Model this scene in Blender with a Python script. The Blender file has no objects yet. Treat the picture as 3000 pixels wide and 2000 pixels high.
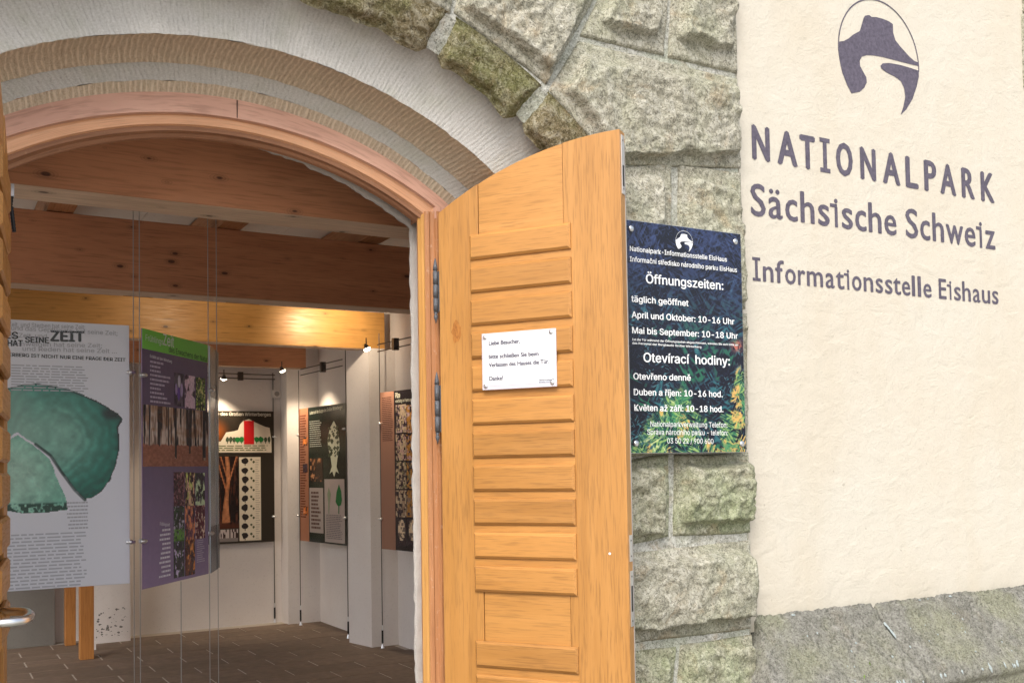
import bpy, bmesh, math, random
import numpy as np
from mathutils import Matrix, Vector
from mathutils.geometry import tessellate_polygon
R = math.radians
sc = bpy.context.scene
COL = sc.collection
random.seed(4)

# ------------------------------------------------------------------ camera
F, CY, YAW, PITCH, ROLL = 3002.22, 1253.0, 0.52310, 0.03769, -0.01661
CAM = np.array([-0.37267, -3.35045, 0.0])          # eye level is z = 0; the floor lies 1.57 m below
cy_, sy_ = math.cos(YAW), math.sin(YAW)
cp_, sp_ = math.cos(PITCH), math.sin(PITCH)
cr_, sr_ = math.cos(ROLL), math.sin(ROLL)
_r = np.array([cy_, -sy_, 0.]); _f = np.array([sy_, cy_, 0.]); _u = np.array([0, 0, 1.])
FW = _f*cp_ + _u*sp_; _up = _u*cp_ - _f*sp_
RT = _r*cr_ + _up*sr_; UP = _up*cr_ - _r*sr_
cam = bpy.data.cameras.new('camera'); camo = bpy.data.objects.new('camera', cam); COL.objects.link(camo)
m = Matrix.Identity(4)
for i in range(3):
    m[i][0] = RT[i]; m[i][1] = UP[i]; m[i][2] = -FW[i]; m[i][3] = CAM[i]
camo.matrix_world = m
cam.sensor_width = 36; cam.lens = 36*F/3000; cam.shift_y = (CY-1000)/3000
cam.clip_start = 0.05; cam.clip_end = 3000
sc.camera = camo

# ------------------------------------------------------------------ light: bright overcast day
w = bpy.data.worlds.new('World'); sc.world = w; w.use_nodes = True
nt = w.node_tree; nt.nodes.clear()
sky = nt.nodes.new('ShaderNodeTexSky'); sky.sky_type = 'NISHITA'; sky.sun_disc = False
SUN_EL, SUN_AZ = R(44), R(222)
sky.sun_elevation = SUN_EL; sky.sun_rotation = SUN_AZ; sky.dust_density = 4; sky.air_density = 1.2; sky.ozone_density = 1
hs = nt.nodes.new('ShaderNodeHueSaturation'); hs.inputs['Saturation'].default_value = 0.55
bg = nt.nodes.new('ShaderNodeBackground'); bg.inputs[1].default_value = 0.15
wo = nt.nodes.new('ShaderNodeOutputWorld')
nt.links.new(sky.outputs[0], hs.inputs['Color']); nt.links.new(hs.outputs[0], bg.inputs[0]); nt.links.new(bg.outputs[0], wo.inputs[0])
sl = bpy.data.lights.new('sun', 'SUN'); sl.energy = 1.4; sl.angle = R(25); sl.color = (1, .945, .86)
so = bpy.data.objects.new('sun', sl); COL.objects.link(so)
sd = Vector((math.sin(SUN_AZ)*math.cos(SUN_EL), math.cos(SUN_AZ)*math.cos(SUN_EL), math.sin(SUN_EL)))
so.rotation_euler = (sd).to_track_quat('Z', 'Y').to_euler(); so.location = (-3, -8, 9)
sc.view_settings.view_transform = 'Standard'; sc.view_settings.look = 'None'
sc.view_settings.gamma = 1; sc.view_settings.use_curve_mapping = False
sc.view_settings.exposure = 0.68

FLOOR = -1.57

# ------------------------------------------------------------------ helpers
def s2l(c):
    c = np.asarray(c, float)/255.
    return np.where(c <= .04045, c/12.92, ((c+.055)/1.055)**2.4)
def ray(px, py):
    return FW + RT*(px-1500)/F + UP*(CY-py)/F
def at(px, py, y):                       # photo position -> point on the plane y = const
    v = ray(px, py); return CAM + v*((y-CAM[1])/v[1])
class Plane:                             # a vertical plane: origin (x, y), unit direction; local x along it, front towards -y
    def __init__(s, ox, oy, dx, dy, oz=0):
        l = math.hypot(dx, dy); s.o = np.array([ox, oy]); s.d = np.array([dx, dy])/l; s.oz = oz
        s.n = np.array([-s.d[1], s.d[0]])
    def uv(s, px, py):
        v = ray(px, py); t = ((s.o-CAM[:2])@s.n)/(v[:2]@s.n); P = CAM+v*t
        return float((P[:2]-s.o)@s.d), float(P[2]-s.oz)
    def rot(s): return math.atan2(s.d[1], s.d[0])
def empty(name, loc=(0, 0, 0), rz=0.):
    o = bpy.data.objects.new(name, None); o.location = loc; o.rotation_euler = (0, 0, rz); o.empty_display_size = .1
    COL.objects.link(o); return o
def tag(o, label=None, cat=None, group=None, kind=None):
    if label: o['label'] = label
    if cat: o['category'] = cat
    if group: o['group'] = group
    if kind: o['kind'] = kind
    return o
def mesh_obj(name, verts, faces, mat, parent=None, uvs=None, smooth=False, cols=None):
    me = bpy.data.meshes.new(name)
    me.from_pydata([tuple(map(float, v)) for v in verts] if not isinstance(verts, np.ndarray) else verts.tolist(), [], [tuple(map(int, f)) for f in faces] if not isinstance(faces, np.ndarray) else faces.tolist())
    if uvs is not None:
        ul = me.uv_layers.new(name='UVMap'); vi = np.empty(len(me.loops), int); me.loops.foreach_get('vertex_index', vi)
        ul.data.foreach_set('uv', np.asarray(uvs, float)[vi].ravel())
    if cols is not None:                 # one colour per face
        ca = me.color_attributes.new('print', 'FLOAT_COLOR', 'CORNER')
        c = np.repeat(np.c_[cols, np.ones(len(cols))], 4, 0); ca.data.foreach_set('color', c.ravel())
    if smooth: me.polygons.foreach_set('use_smooth', [True]*len(me.polygons))
    if mat: me.materials.append(mat)
    me.update()
    o = bpy.data.objects.new(name, me); COL.objects.link(o); o.parent = parent
    return o
class MB:
    def __init__(s): s.v = []; s.f = []
    def add(s, vs, fs):
        n = len(s.v); s.v += [tuple(v) for v in vs]; s.f += [tuple(i+n for i in f) for f in fs]; return s
    def box(s, x0, x1, y0, y1, z0, z1):
        v = [(x, y, z) for z in (z0, z1) for y in (y0, y1) for x in (x0, x1)]
        return s.add(v, [(0, 2, 3, 1), (4, 5, 7, 6), (0, 1, 5, 4), (2, 6, 7, 3), (0, 4, 6, 2), (1, 3, 7, 5)])
    def raised(s, x0, x1, z0, z1, yb, yf, b):     # bevelled raised board, front at yf (< yb)
        v = [(x0, yb, z0), (x1, yb, z0), (x1, yb, z1), (x0, yb, z1)]
        ym = yf+(yb-yf)*.45
        v += [(x0, ym, z0), (x1, ym, z0), (x1, ym, z1), (x0, ym, z1)]
        v += [(x0+b, yf, z0+b), (x1-b, yf, z0+b), (x1-b, yf, z1-b), (x0+b, yf, z1-b)]
        f = [(3, 2, 1, 0), (8, 9, 10, 11)]
        for a in (0, 4):
            for i in range(4): j = (i+1) % 4; f.append((a+i, a+j, a+4+j, a+4+i))
        return s.add(v, f)
    def tube(s, pts, r, n=10, cap=True):
        pts = [Vector(p) for p in pts]; rs = r if hasattr(r, '__len__') else [r]*len(pts); base = len(s.v); ref = None
        for i, p in enumerate(pts):
            t = ((pts[min(i+1, len(pts)-1)]-p).normalized()+(p-pts[max(i-1, 0)]).normalized()).normalized()
            if ref is None: ref = Vector((0, 0, 1)) if abs(t.z) < .9 else Vector((1, 0, 0))
            a = t.cross(ref).normalized(); b = t.cross(a).normalized(); ref = b.cross(t) if False else ref
            for k in range(n):
                an = 2*math.pi*k/n; q = p+(a*math.cos(an)+b*math.sin(an))*rs[i]; s.v.append(tuple(q))
        for i in range(len(pts)-1):
            for k in range(n):
                k2 = (k+1) % n; s.f.append((base+i*n+k, base+i*n+k2, base+(i+1)*n+k2, base+(i+1)*n+k))
        if cap:
            s.f.append(tuple(base+k for k in range(n))); s.f.append(tuple(base+(len(pts)-1)*n+k for k in reversed(range(n))))
        return s
    def build(s, name, mat, parent=None, smooth=False):
        o = mesh_obj(name, s.v, s.f, mat, parent, smooth=smooth)
        bm = bmesh.new(); bm.from_mesh(o.data); bmesh.ops.recalc_face_normals(bm, faces=bm.faces); bm.to_mesh(o.data); bm.free()
        return o
def bevel(o, w=.003, seg=2):
    md = o.modifiers.new('bevel', 'BEVEL'); md.width = w; md.segments = seg; md.limit_method = 'ANGLE'; md.angle_limit = R(40); return o
# value noise
def _h(ix, iy, seed):
    n = (ix.astype(np.int64)*374761393 + iy.astype(np.int64)*668265263 + seed*974711) & 0x7fffffff
    n = (n ^ (n >> 13))*1274126177 & 0x7fffffff
    return ((n ^ (n >> 16)) & 0xffff)/65535.
def vn(x, y, seed=0):
    x = np.asarray(x, float)+1000; y = np.asarray(y, float)+1000
    ix = np.floor(x); iy = np.floor(y); fx = x-ix; fy = y-iy; fx = fx*fx*(3-2*fx); fy = fy*fy*(3-2*fy)
    a = _h(ix, iy, seed); b = _h(ix+1, iy, seed); c = _h(ix, iy+1, seed); e = _h(ix+1, iy+1, seed)
    return (a*(1-fx)+b*fx)*(1-fy)+(c*(1-fx)+e*fx)*fy
def fbm(x, y, o=4, seed=0):
    t = 0; a = .5; k = 1.
    for i in range(o): t = t+a*vn(x*k, y*k, seed+i*17); a *= .5; k *= 2.03
    return t/(1-.5**o)
def sm(t): t = np.clip(t, 0, 1); return t*t*(3-2*t)
def inpoly(X, Y, P):
    r = np.zeros(X.shape, bool); n = len(P)
    for i in range(n):
        x1, y1 = P[i]; x2, y2 = P[(i+1) % n]
        if y1 == y2: continue
        c = ((y1 > Y) != (y2 > Y)) & (X < (x2-x1)*(Y-y1)/(y2-y1)+x1); r ^= c
    return r
def grid_faces(nu, nv):
    i = np.arange(nu-1)[:, None]*nv+np.arange(nv-1)[None]; i = i.ravel()
    return np.c_[i, i+nv, i+nv+1, i+1]

# ------------------------------------------------------------------ materials
def mat(name, col=(.5, .5, .5), rough=.6, metal=0., spec=.5):
    M = bpy.data.materials.new(name); M.use_nodes = True; b = M.node_tree.nodes['Principled BSDF']
    b.inputs['Base Color'].default_value = (*col, 1); b.inputs['Roughness'].default_value = rough; b.inputs['Metallic'].default_value = metal
    b.inputs['Specular IOR Level'].default_value = spec
    return M
class NT:
    def __init__(s, M): s.t = M.node_tree; s.b = s.t.nodes['Principled BSDF']
    def n(s, ty, **k):
        o = s.t.nodes.new('ShaderNode'+ty)
        for a, v in k.items():
            if a.startswith('_'): setattr(o, a[1:], v)
            else:
                o.inputs[a.replace('__', ' ')].default_value = v
        return o
    def l(s, a, b): s.t.links.new(a, b)
    def coord(s, kind='Object', scale=(1, 1, 1), rnd=0., rot=(0, 0, 0)):
        tc = s.n('TexCoord'); mp = s.n('Mapping'); mp.inputs['Scale'].default_value = scale; mp.inputs['Rotation'].default_value = rot
        s.l(tc.outputs[kind], mp.inputs[0])
        if rnd:
            oi = s.n('ObjectInfo'); ml = s.n('Math', _operation='MULTIPLY'); ml.inputs[1].default_value = rnd
            s.l(oi.outputs['Random'], ml.inputs[0]); s.l(ml.outputs[0], mp.inputs['Location'])
        return mp.outputs[0]
    def noise(s, vec, scale, detail=4, rough=.55, dist=0.):
        o = s.n('TexNoise', Scale=scale, Detail=detail, Roughness=rough, Distortion=dist); s.l(vec, o.inputs['Vector']); return o.outputs['Fac']
    def ramp(s, fac, stops):
        o = s.n('ValToRGB'); e = o.color_ramp.elements
        while len(e) < len(stops): e.new(.5)
        for i, (p, c) in enumerate(stops):
            e[i].position = p; e[i].color = (*c, 1) if len(c) == 3 else c
        s.l(fac, o.inputs[0]); return o.outputs[0]
    def mix(s, fac, a, b, mode='MIX'):
        o = s.t.nodes.new('ShaderNodeMix'); o.data_type = 'RGBA'; o.blend_type = mode
        for v, i in ((fac, 0), (a, 6), (b, 7)):
            if hasattr(v, 'links'): s.l(v, o.inputs[i])
            else: o.inputs[i].default_value = v if i == 0 else ((*v, 1) if len(v) == 3 else v)
        return o.outputs[2]
    def bump(s, fac, strength, dist, prev=None):
        o = s.n('Bump', Strength=strength, Distance=dist); s.l(fac, o.inputs['Height'])
        if prev is not None: s.l(prev, o.inputs['Normal'])
        return o.outputs[0]
    def math(s, op, a, b=0.):
        o = s.n('Math', _operation=op)
        for v, i in ((a, 0), (b, 1)):
            if hasattr(v, 'links'): s.l(v, o.inputs[i])
            else: o.inputs[i].default_value = v
        return o.outputs[0]
    def col(s, c): s.l(c, s.b.inputs['Base Color'])
    def nrm(s, c): s.l(c, s.b.inputs['Normal'])
    def rgh(s, c): s.l(c, s.b.inputs['Roughness'])
G = lambda v: (v, v, v)

def wood(name, c1, c2, c3, axis='Z', kind='Object', rough=.42, gs=1., knots=0., bump=.25, rnd=7., wear=0.):
    M = mat(name, rough=rough); t = NT(M)
    k = {'X': (1.2, 22, 22), 'Y': (22, 1.2, 22), 'Z': (22, 22, 1.2)}[axis]
    kf = {'X': (9, 170, 170), 'Y': (170, 9, 170), 'Z': (170, 170, 9)}[axis]
    if kind == 'UV': k = (1.2, 22, 1); kf = (7, 260, 1)
    v = t.coord(kind, tuple(a*gs for a in k), rnd); vf = t.coord(kind, tuple(a*gs for a in kf), rnd)
    big = t.noise(t.coord(kind, (1, 1, 1), rnd), 2.2, 3)
    a = t.noise(v, 1., 5, .6, .6); f = t.noise(vf, 1., 2, .6)
    c = t.ramp(a, [(.22, c1), (.5, c2), (.78, c3)])
    c = t.mix(t.ramp(f, [(.50, G(0.)), (.66, G(.55))]), c, tuple(x*.62 for x in c1))
    c = t.mix(t.ramp(big, [(.35, G(0.)), (.7, G(.35))]), c, tuple(min(1, x*1.15) for x in c3))
    h = f
    if knots:
        ck_ = t.noise(t.coord(kind, {'X': (1.3, 55, 55), 'Y': (55, 1.3, 55), 'Z': (55, 55, 1.3)}[axis], rnd), 1., 3, .6, 1.2); c = t.mix(t.ramp(ck_, [(.66, G(0.)), (.70, G(.55))]), c, tuple(x*.35 for x in c1))
        tcv = t.coord(kind, (1, 1, 1)); sp_ = t.n('SeparateXYZ'); t.l(tcv, sp_.inputs[0]); cb_ = t.n('CombineXYZ')
        t.l(t.math('MULTIPLY', sp_.outputs['X'], 3.1), cb_.inputs[0]); t.l(t.math('MULTIPLY', t.math('ADD', sp_.outputs['Z'], t.math('MULTIPLY', sp_.outputs['Y'], .7)), 6.5), cb_.inputs[1])
        vo = t.n('TexVoronoi', Scale=1.0, Randomness=1.); vo.voronoi_dimensions = '2D'; t.l(cb_.outputs[0], vo.inputs['Vector'])
        sc_ = t.n('SeparateColor'); t.l(vo.outputs['Color'], sc_.inputs[0])
        dd = t.math('ADD', t.math('ADD', vo.outputs['Distance'], t.math('MULTIPLY', sc_.outputs[0], .17)), t.math('MULTIPLY', t.noise(t.coord(kind, (30, 30, 30)), 1., 2), .03))
        c = t.mix(t.ramp(dd, [(.055, G(.95)), (.085, G(.85)), (.105, G(.25)), (.20, G(0.))]), c, (.05, .018, .010))
        ri = t.math('SINE', t.math('MULTIPLY', dd, 150.)); c = t.mix(t.math('MULTIPLY', t.ramp(dd, [(.09, G(.5)), (.24, G(0.))]), t.math('MAXIMUM', ri, 0.)), c, tuple(x*.45 for x in c1))
    oi_ = t.n('ObjectInfo'); vv_ = t.ramp(t.math('FRACT', t.math('MULTIPLY', oi_.outputs['Random'], 37.)), [(0., G(.86)), (1., G(1.06))]); c = t.mix(1., c, vv_, 'MULTIPLY')
    if wear:
        wn = t.noise(t.coord(kind, (1, 1, 1), rnd), 45, 4, .7)
        c = t.mix(t.ramp(wn, [(.60, G(0.)), (.70, G(wear))]), c, (.55, .36, .25))
    t.col(c); t.nrm(t.bump(h, bump, .0015, t.bump(a, .15, .002)))
    t.rgh(t.ramp(f, [(.3, G(rough-.05)), (.7, G(rough+.13))]))
    return M
OAK = ((.385, .178, .045), (.47, .225, .061), (.55, .275, .083))
oak_v = wood('oak_vertical', *OAK, axis='Z', rough=.36)
oak_h = wood('oak_horizontal', *OAK, axis='X', rough=.36)
oak_slat = wood('oak_slat', (.37, .168, .043), (.445, .21, .056), (.525, .258, .076), axis='X', rough=.36)
oak_dull = wood('oak_dull', (.36, .14, .035), (.44, .18, .045), (.52, .23, .06), axis='Z', rough=.5)
arch_pink = wood('weathered_arch_wood', (.46, .25, .185), (.56, .32, .24), (.66, .41, .32), kind='UV', rough=.55, bump=.5, wear=.5)
arch_orange = wood('arch_wood', (.58, .29, .16), (.70, .38, .22), (.78, .47, .29), kind='UV', rough=.5, bump=.4, wear=.5)
arch_dark = wood('arch_moulding_wood', (.24, .11, .06), (.34, .16, .085), (.46, .24, .14), kind='UV', rough=.55, bump=.4, wear=.3)
jamb_brown = wood('jamb_wood', (.36, .155, .06), (.46, .205, .085), (.54, .26, .12), kind='UV', rough=.45, bump=.4, wear=.6)
jamb_bright = wood('jamb_edge_wood', (.50, .24, .06), (.60, .31, .09), (.68, .38, .13), kind='UV', rough=.42, bump=.3, wear=.2)
PINE = ((.46, .19, .09), (.55, .24, .12), (.64, .30, .155))
pine = wood('glulam_pine', *PINE, axis='X', rough=.55, gs=.6, knots=1., bump=.15)
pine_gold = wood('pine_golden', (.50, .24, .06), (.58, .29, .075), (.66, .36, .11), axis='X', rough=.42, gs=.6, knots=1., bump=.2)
pine_bounce_under = wood('pine_bounce_tint', (.50, .34, .23), (.60, .42, .29), (.70, .52, .38), axis='X', rough=.6, gs=.6, knots=1., bump=.1)  # paler pine for beam undersides; light bounced off the floor is painted in
pine_pale = wood('pine_pale', (.42, .27, .17), (.50, .33, .21), (.58, .40, .27), axis='Y', rough=.6, gs=.5, bump=.1)
pine_post = wood('pine_post', (.36, .13, .03), (.44, .18, .045), (.5, .22, .06), axis='Z', rough=.5, gs=.8, bump=.1)

def stone_mat(name, base, dark, light, green, warm=(.36, .24, .12), bs=.9, gsc=1., gfac=.5, wfac=.5):
    M = mat(name, rough=.92, spec=.2); t = NT(M)
    v = t.coord('Object', (1, 1, 1), 9.)
    big = t.noise(v, 3.2, 4); med = t.noise(v, 16, 5, .6, 1.5); fine = t.noise(v, 95*gsc, 3, .65, 1.2); gr = t.noise(v, 260, 2)
    c = t.ramp(med, [(.28, dark), (.47, base), (.68, light)])
    c = t.mix(t.ramp(big, [(.45, G(0.)), (.62, G(gfac))]), c, green)
    c = t.mix(t.ramp(t.noise(t.coord('Object', (1, 1, 1), 23.), 5.5, 4, .6, 1.), [(.58, G(0.)), (.70, G(wfac))]), c, warm)
    c = t.mix(t.ramp(fine, [(.38, G(.72)), (.50, G(0.))]), c, tuple(x*.45 for x in dark))
    c = t.mix(t.ramp(fine, [(.54, G(0.)), (.68, G(.5))]), c, tuple(min(1, x*1.35) for x in light))
    t.col(c); t.nrm(t.bump(fine, bs, .006, t.bump(med, .6, .015, t.bump(gr, .3, .002))))
    return M
sandstone = stone_mat('rock_faced_sandstone', (.355, .342, .275), (.215, .205, .16), (.50, .485, .42), (.32, .34, .225), gfac=.4, wfac=.35)
sand_mossy = stone_mat('mossy_sandstone', (.31, .305, .225), (.18, .175, .12), (.45, .44, .36), (.28, .35, .18), warm=(.42, .29, .17), wfac=.4, gfac=.5)
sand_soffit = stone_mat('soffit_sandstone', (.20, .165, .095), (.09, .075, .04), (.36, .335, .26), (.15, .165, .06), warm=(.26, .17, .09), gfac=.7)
plinth_mat = stone_mat('plinth_stone', (.20, .197, .172), (.135, .132, .115), (.285, .28, .255), (.25, .26, .155), warm=(.225, .19, .135), gfac=.5, wfac=.3)
mortar = stone_mat('mortar', (.41, .41, .37), (.30, .30, .25), (.55, .55, .52), (.36, .40, .30), bs=.5)

def tooled(name, c1, c2, c3, green, gfac=.35, su=150, sv=9, bs=.9, lite=.3, dark=.5):
    M = mat(name, rough=.9, spec=.2); t = NT(M)
    wv = t.n('TexWave', Scale=su/12., Distortion=3.6, Detail=3., Detail__Scale=2.2); t.l(t.coord('UV', (1, .35, 1)), wv.inputs['Vector'])
    brk = t.noise(t.coord('UV', (su*.5, sv*2.2, 1)), 1., 3, .6, .8)
    g = t.math('ADD', t.math('MULTIPLY', wv.outputs['Fac'], .38), t.math('MULTIPLY', brk, .72))
    g2 = t.noise(t.coord('UV', (su*.45, sv*1.6, 1)), 1., 4, .7, 1.)
    big = t.noise(t.coord('UV', (1, 1, 1)), 4., 4); sp = t.noise(t.coord('UV', (1, 1, 1)), 130, 3, .7)
    c = t.ramp(sp, [(.3, c1), (.5, c2), (.7, c3)])
    c = t.mix(t.ramp(big, [(.48, G(0.)), (.66, G(gfac))]), c, green)
    c = t.mix(t.ramp(g2, [(.35, G(.35)), (.55, G(0.))]), c, c1)
    c = t.mix(t.ramp(g, [(.24, G(dark)), (.38, G(0.))]), c, tuple(x*.5 for x in c1))
    c = t.mix(t.ramp(g, [(.60, G(0.)), (.76, G(lite))]), c, tuple(min(1, x*1.25) for x in c3))
    t.col(c); t.nrm(t.bump(g, bs, .006, t.bump(sp, .5, .004, t.bump(g2, .4, .006))))
    return M
tool_light = tooled('tooled_plaster_light', (.40, .39, .37), (.49, .48, .465), (.58, .575, .565), (.34, .35, .27), su=190, sv=12, bs=.38, lite=.15, dark=.42)
tool_brown = tooled('tooled_plaster_brown', (.43, .355, .265), (.53, .445, .345), (.62, .54, .44), (.46, .43, .32), su=190, sv=10, bs=.6, lite=.6)

def plaster(name, c1, c2, sc_=60, bs=.5, dirt=None, dist=.004):
    M = mat(name, rough=.93, spec=.15); t = NT(M); v = t.coord('Object')
    f = t.noise(v, sc_, 5, .65, 1.4); b = t.noise(v, 1.6, 4)
    ft = t.noise(v, sc_*2.6, 3, .6, .6)
    c = t.mix(t.ramp(b, [(.35, G(0.)), (.7, G(1.))]), c1, c2)
    c = t.mix(t.ramp(ft, [(.28, G(.30)), (.42, G(0.))]), c, tuple(x*.62 for x in c1))
    if dirt:
        sx = t.n('SeparateXYZ'); t.l(v, sx.inputs[0])
        zz = t.math('ADD', sx.outputs['Z'], t.math('MULTIPLY', t.noise(v, 6, 5, .7), .18))
        c = t.mix(t.ramp(t.math('MULTIPLY', t.math('ADD', zz, .66), 1.6), [(.03, G(.6)), (.16, G(.12)), (.34, G(0.))]), c, dirt)
    t.col(c); t.nrm(t.bump(f, bs, dist, t.bump(ft, bs*.8, dist*.5)))
    return M
cream = plaster('cream_render', (.575, .53, .452), (.58, .55, .482), 42, .55, dirt=(.26, .25, .20), dist=.005)
tcx = NT(cream); bsdf_n = cream.node_tree.nodes['Principled BSDF'].inputs['Normal'].links[0].from_socket; bcol = cream.node_tree.nodes['Principled BSDF'].inputs['Base Color'].links[0].from_socket
vcx = tcx.coord('Object', (1, 1, 1)); trow = tcx.noise(tcx.coord('Object', (7, 7, 11), 0, (0, .5, 0)), 1., 3, .5, .8)
tcx.nrm(tcx.bump(trow, .5, .012, tcx.bump(tcx.noise(vcx, 18, 3), .25, .006, bsdf_n)))
stn = tcx.noise(tcx.coord('Object', (2.6, 2.6, .9)), 1., 5, .65, .5); pit = tcx.noise(vcx, 34, 2, .5)
tcx.col(tcx.mix(tcx.ramp(pit, [(.765, G(0.)), (.79, G(.5))]), tcx.mix(tcx.ramp(stn, [(.50, G(0.)), (.72, G(.45))]), bcol, (.53, .475, .38)), (.30, .27, .22)))
white_in = plaster('interior_white', (.74, .69, .67), (.80, .76, .74), 25, .15)
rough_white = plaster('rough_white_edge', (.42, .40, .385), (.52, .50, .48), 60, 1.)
grey_dark = plaster('interior_grey', (.15, .14, .13), (.20, .19, .175), 20, .15)
ceil_mat = plaster('ceiling_board_paint', (.66, .63, .59), (.74, .71, .67), 10, .1)

def tile_mat():
    M = mat('floor_tile_clay', rough=.75); t = NT(M)
    v = t.coord('Object', (1, 1, 1), 5.); a = t.noise(v, 14, 5, .6); oi = t.n('ObjectInfo')
    c = t.ramp(a, [(.3, (.15, .105, .075)), (.7, (.23, .165, .12))])
    c = t.mix(oi.outputs['Random'], c, t.mix(.5, c, (.115, .08, .055)))
    t.col(c); t.nrm(t.bump(t.noise(v, 70, 4), .3, .002)); return M
tile = tile_mat()
grout = mat('floor_grout', (.46, .41, .36), .9)
metal = mat('brushed_steel', (.86, .87, .89), .30, 1.)
wire_m = mat('steel_wire', (.42, .40, .39), .5, .6)
wire_d = mat('dark_steel', (.10, .09, .085), .4, .8)
black_p = mat('black_rubber', (.012, .012, .014), .5)
zinc = mat('zinc_plate', (.68, .70, .74), .35, .9)
iron = mat('iron_hinge', (.12, .13, .15), .6, .5)
ti = NT(iron); ti.nrm(ti.bump(ti.noise(ti.coord(), 160, 4), .8, .004))
paint = mat('purple_grey_paint', tuple(s2l((84, 79, 94))), .75)
tp = NT(paint); tp.col(tp.ramp(tp.noise(tp.coord(), 60, 4, .7), [(.3, tuple(s2l((70, 66, 80)))), (.7, tuple(s2l((98, 92, 108))))])); tp.nrm(tp.bump(tp.noise(tp.coord(), 42, 5, .65, 1.4), .55, .005))
white_pr = mat('white_print', (.82, .84, .86), .35)
notice_w = mat('white_acrylic', (.80, .82, .86), .12)
ink = mat('black_ink', (.025, .025, .05), .4)
ink_soft = mat('faded_ink', (.13, .14, .15), .4)
def pmat(name, rgb, rough=.25): return mat(name, tuple(s2l(rgb)), rough)
printed = mat('glossy_print', rough=.22); tpr = NT(printed); ca = tpr.n('VertexColor'); ca.layer_name = 'print'; tpr.col(ca.outputs[0])
printed_m = mat('matt_print', rough=.5); tpr = NT(printed_m); ca = tpr.n('VertexColor'); ca.layer_name = 'print'; tpr.col(ca.outputs[0])

# ------------------------------------------------------------------ text and print
import os
FONT = None; CAPR = .70
try:                                      # the sans serif that ships with Blender itself; the built-in face stands in for it otherwise
    FONT = bpy.data.fonts.load(os.path.join(bpy.utils.system_resource('DATAFILES', path='fonts'), 'Inter.woff2')); CAPR = .509
except Exception: FONT = None
def text(body, x0, x1, z0, cap, material, parent, y=0., bold=0.012, spacing=1., slope=0., name='lettering', font=True):
    """lettering in the local XZ plane, front towards -y; x0..x1 is its extent, z0 the baseline, cap the height of a capital"""
    c = bpy.data.curves.new(name, 'FONT'); c.body = body; c.space_character = spacing; c.resolution_u = 3; c.fill_mode = 'FRONT'
    if font and FONT: c.font = FONT
    capr = CAPR if font and FONT else .70
    tmp = bpy.data.objects.new('tmp', c); COL.objects.link(tmp); bpy.context.view_layer.update()
    me = bpy.data.meshes.new_from_object(tmp.evaluated_get(bpy.context.evaluated_depsgraph_get()))
    COL.objects.unlink(tmp); bpy.data.objects.remove(tmp); bpy.data.curves.remove(c)
    n = len(me.vertices); co = np.empty(n*3); me.vertices.foreach_get('co', co); co = co.reshape(-1, 3)
    sh = bold*2*cap; a, b = co[:, 0].min(), co[:, 0].max(); X = (co[:, 0]-a)/(b-a)*(x1-x0-2*sh)+x0+sh; s = (cap-1.2*sh)/capr
    Z = z0+.6*sh+co[:, 1]*s+slope*(X-x0); me.calc_loop_triangles(); tri = np.array([t.vertices[:] for t in me.loop_triangles])
    vs, fs = [], []
    for k, (dx, dz) in enumerate(((0, 0), (sh, 0), (-sh, 0), (0, sh*.6), (0, -sh*.6)) if sh else ((0, 0),)):
        vs.append(np.c_[X+dx, np.full(n, y-k*.00012), Z+dz]); fs.append(tri+k*n)
    V = np.vstack(vs); T = np.vstack(fs); p_, q_, r_ = V[T[:, 0]], V[T[:, 1]], V[T[:, 2]]
    fl_ = np.cross(q_-p_, r_-p_)[:, 1] > 0; T[fl_] = T[fl_][:, ::-1]; bpy.data.meshes.remove(me)
    return mesh_obj(name, V, T, material, parent)
def rect(x0, x1, z0, z1, y, material, parent, name='panel_field', t=.001):
    return MB().box(x0, x1, y, y+t, z0, z1).build(name, material, parent)
def poly(pts, y, material, parent, name):
    tr = tessellate_polygon([[Vector((p[0], p[1], 0)) for p in pts]])
    fs = []
    for a, b, c in tr:
        ar = (pts[b][0]-pts[a][0])*(pts[c][1]-pts[a][1])-(pts[c][0]-pts[a][0])*(pts[b][1]-pts[a][1])
        fs.append((a, b, c) if ar > 0 else (a, c, b))
    return mesh_obj(name, [(p[0], y, p[1]) for p in pts], fs, material, parent)
def picture(name, x0, x1, z0, z1, y, step, fn, parent, material=None):
    """flat print: a grid of small faces, fn(U, V) -> sRGB 0..255, U to the right, V downwards (0..1)"""
    nu = max(3, int((x1-x0)/step)); nv = max(3, int((z1-z0)/step))
    X = np.linspace(x0, x1, nu+1); Z = np.linspace(z0, z1, nv+1)
    gx, gz = np.meshgrid(X, Z, indexing='ij'); V = np.c_[gx.ravel(), np.full(gx.size, y), gz.ravel()]
    fu = (np.arange(nu)+.5)/nu; fv = 1-(np.arange(nv)+.5)/nv; U, W = np.meshgrid(fu, fv, indexing='ij')
    c = np.clip(fn(U, W), 0, 255); cols = s2l(c.reshape(-1, 3))
    return mesh_obj(name, V, grid_faces(nu+1, nv+1), material or printed, parent, cols=cols)
def lerp(a, b, t): return np.asarray(a, float)*(1-t[..., None])+np.asarray(b, float)*t[..., None]
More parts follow.
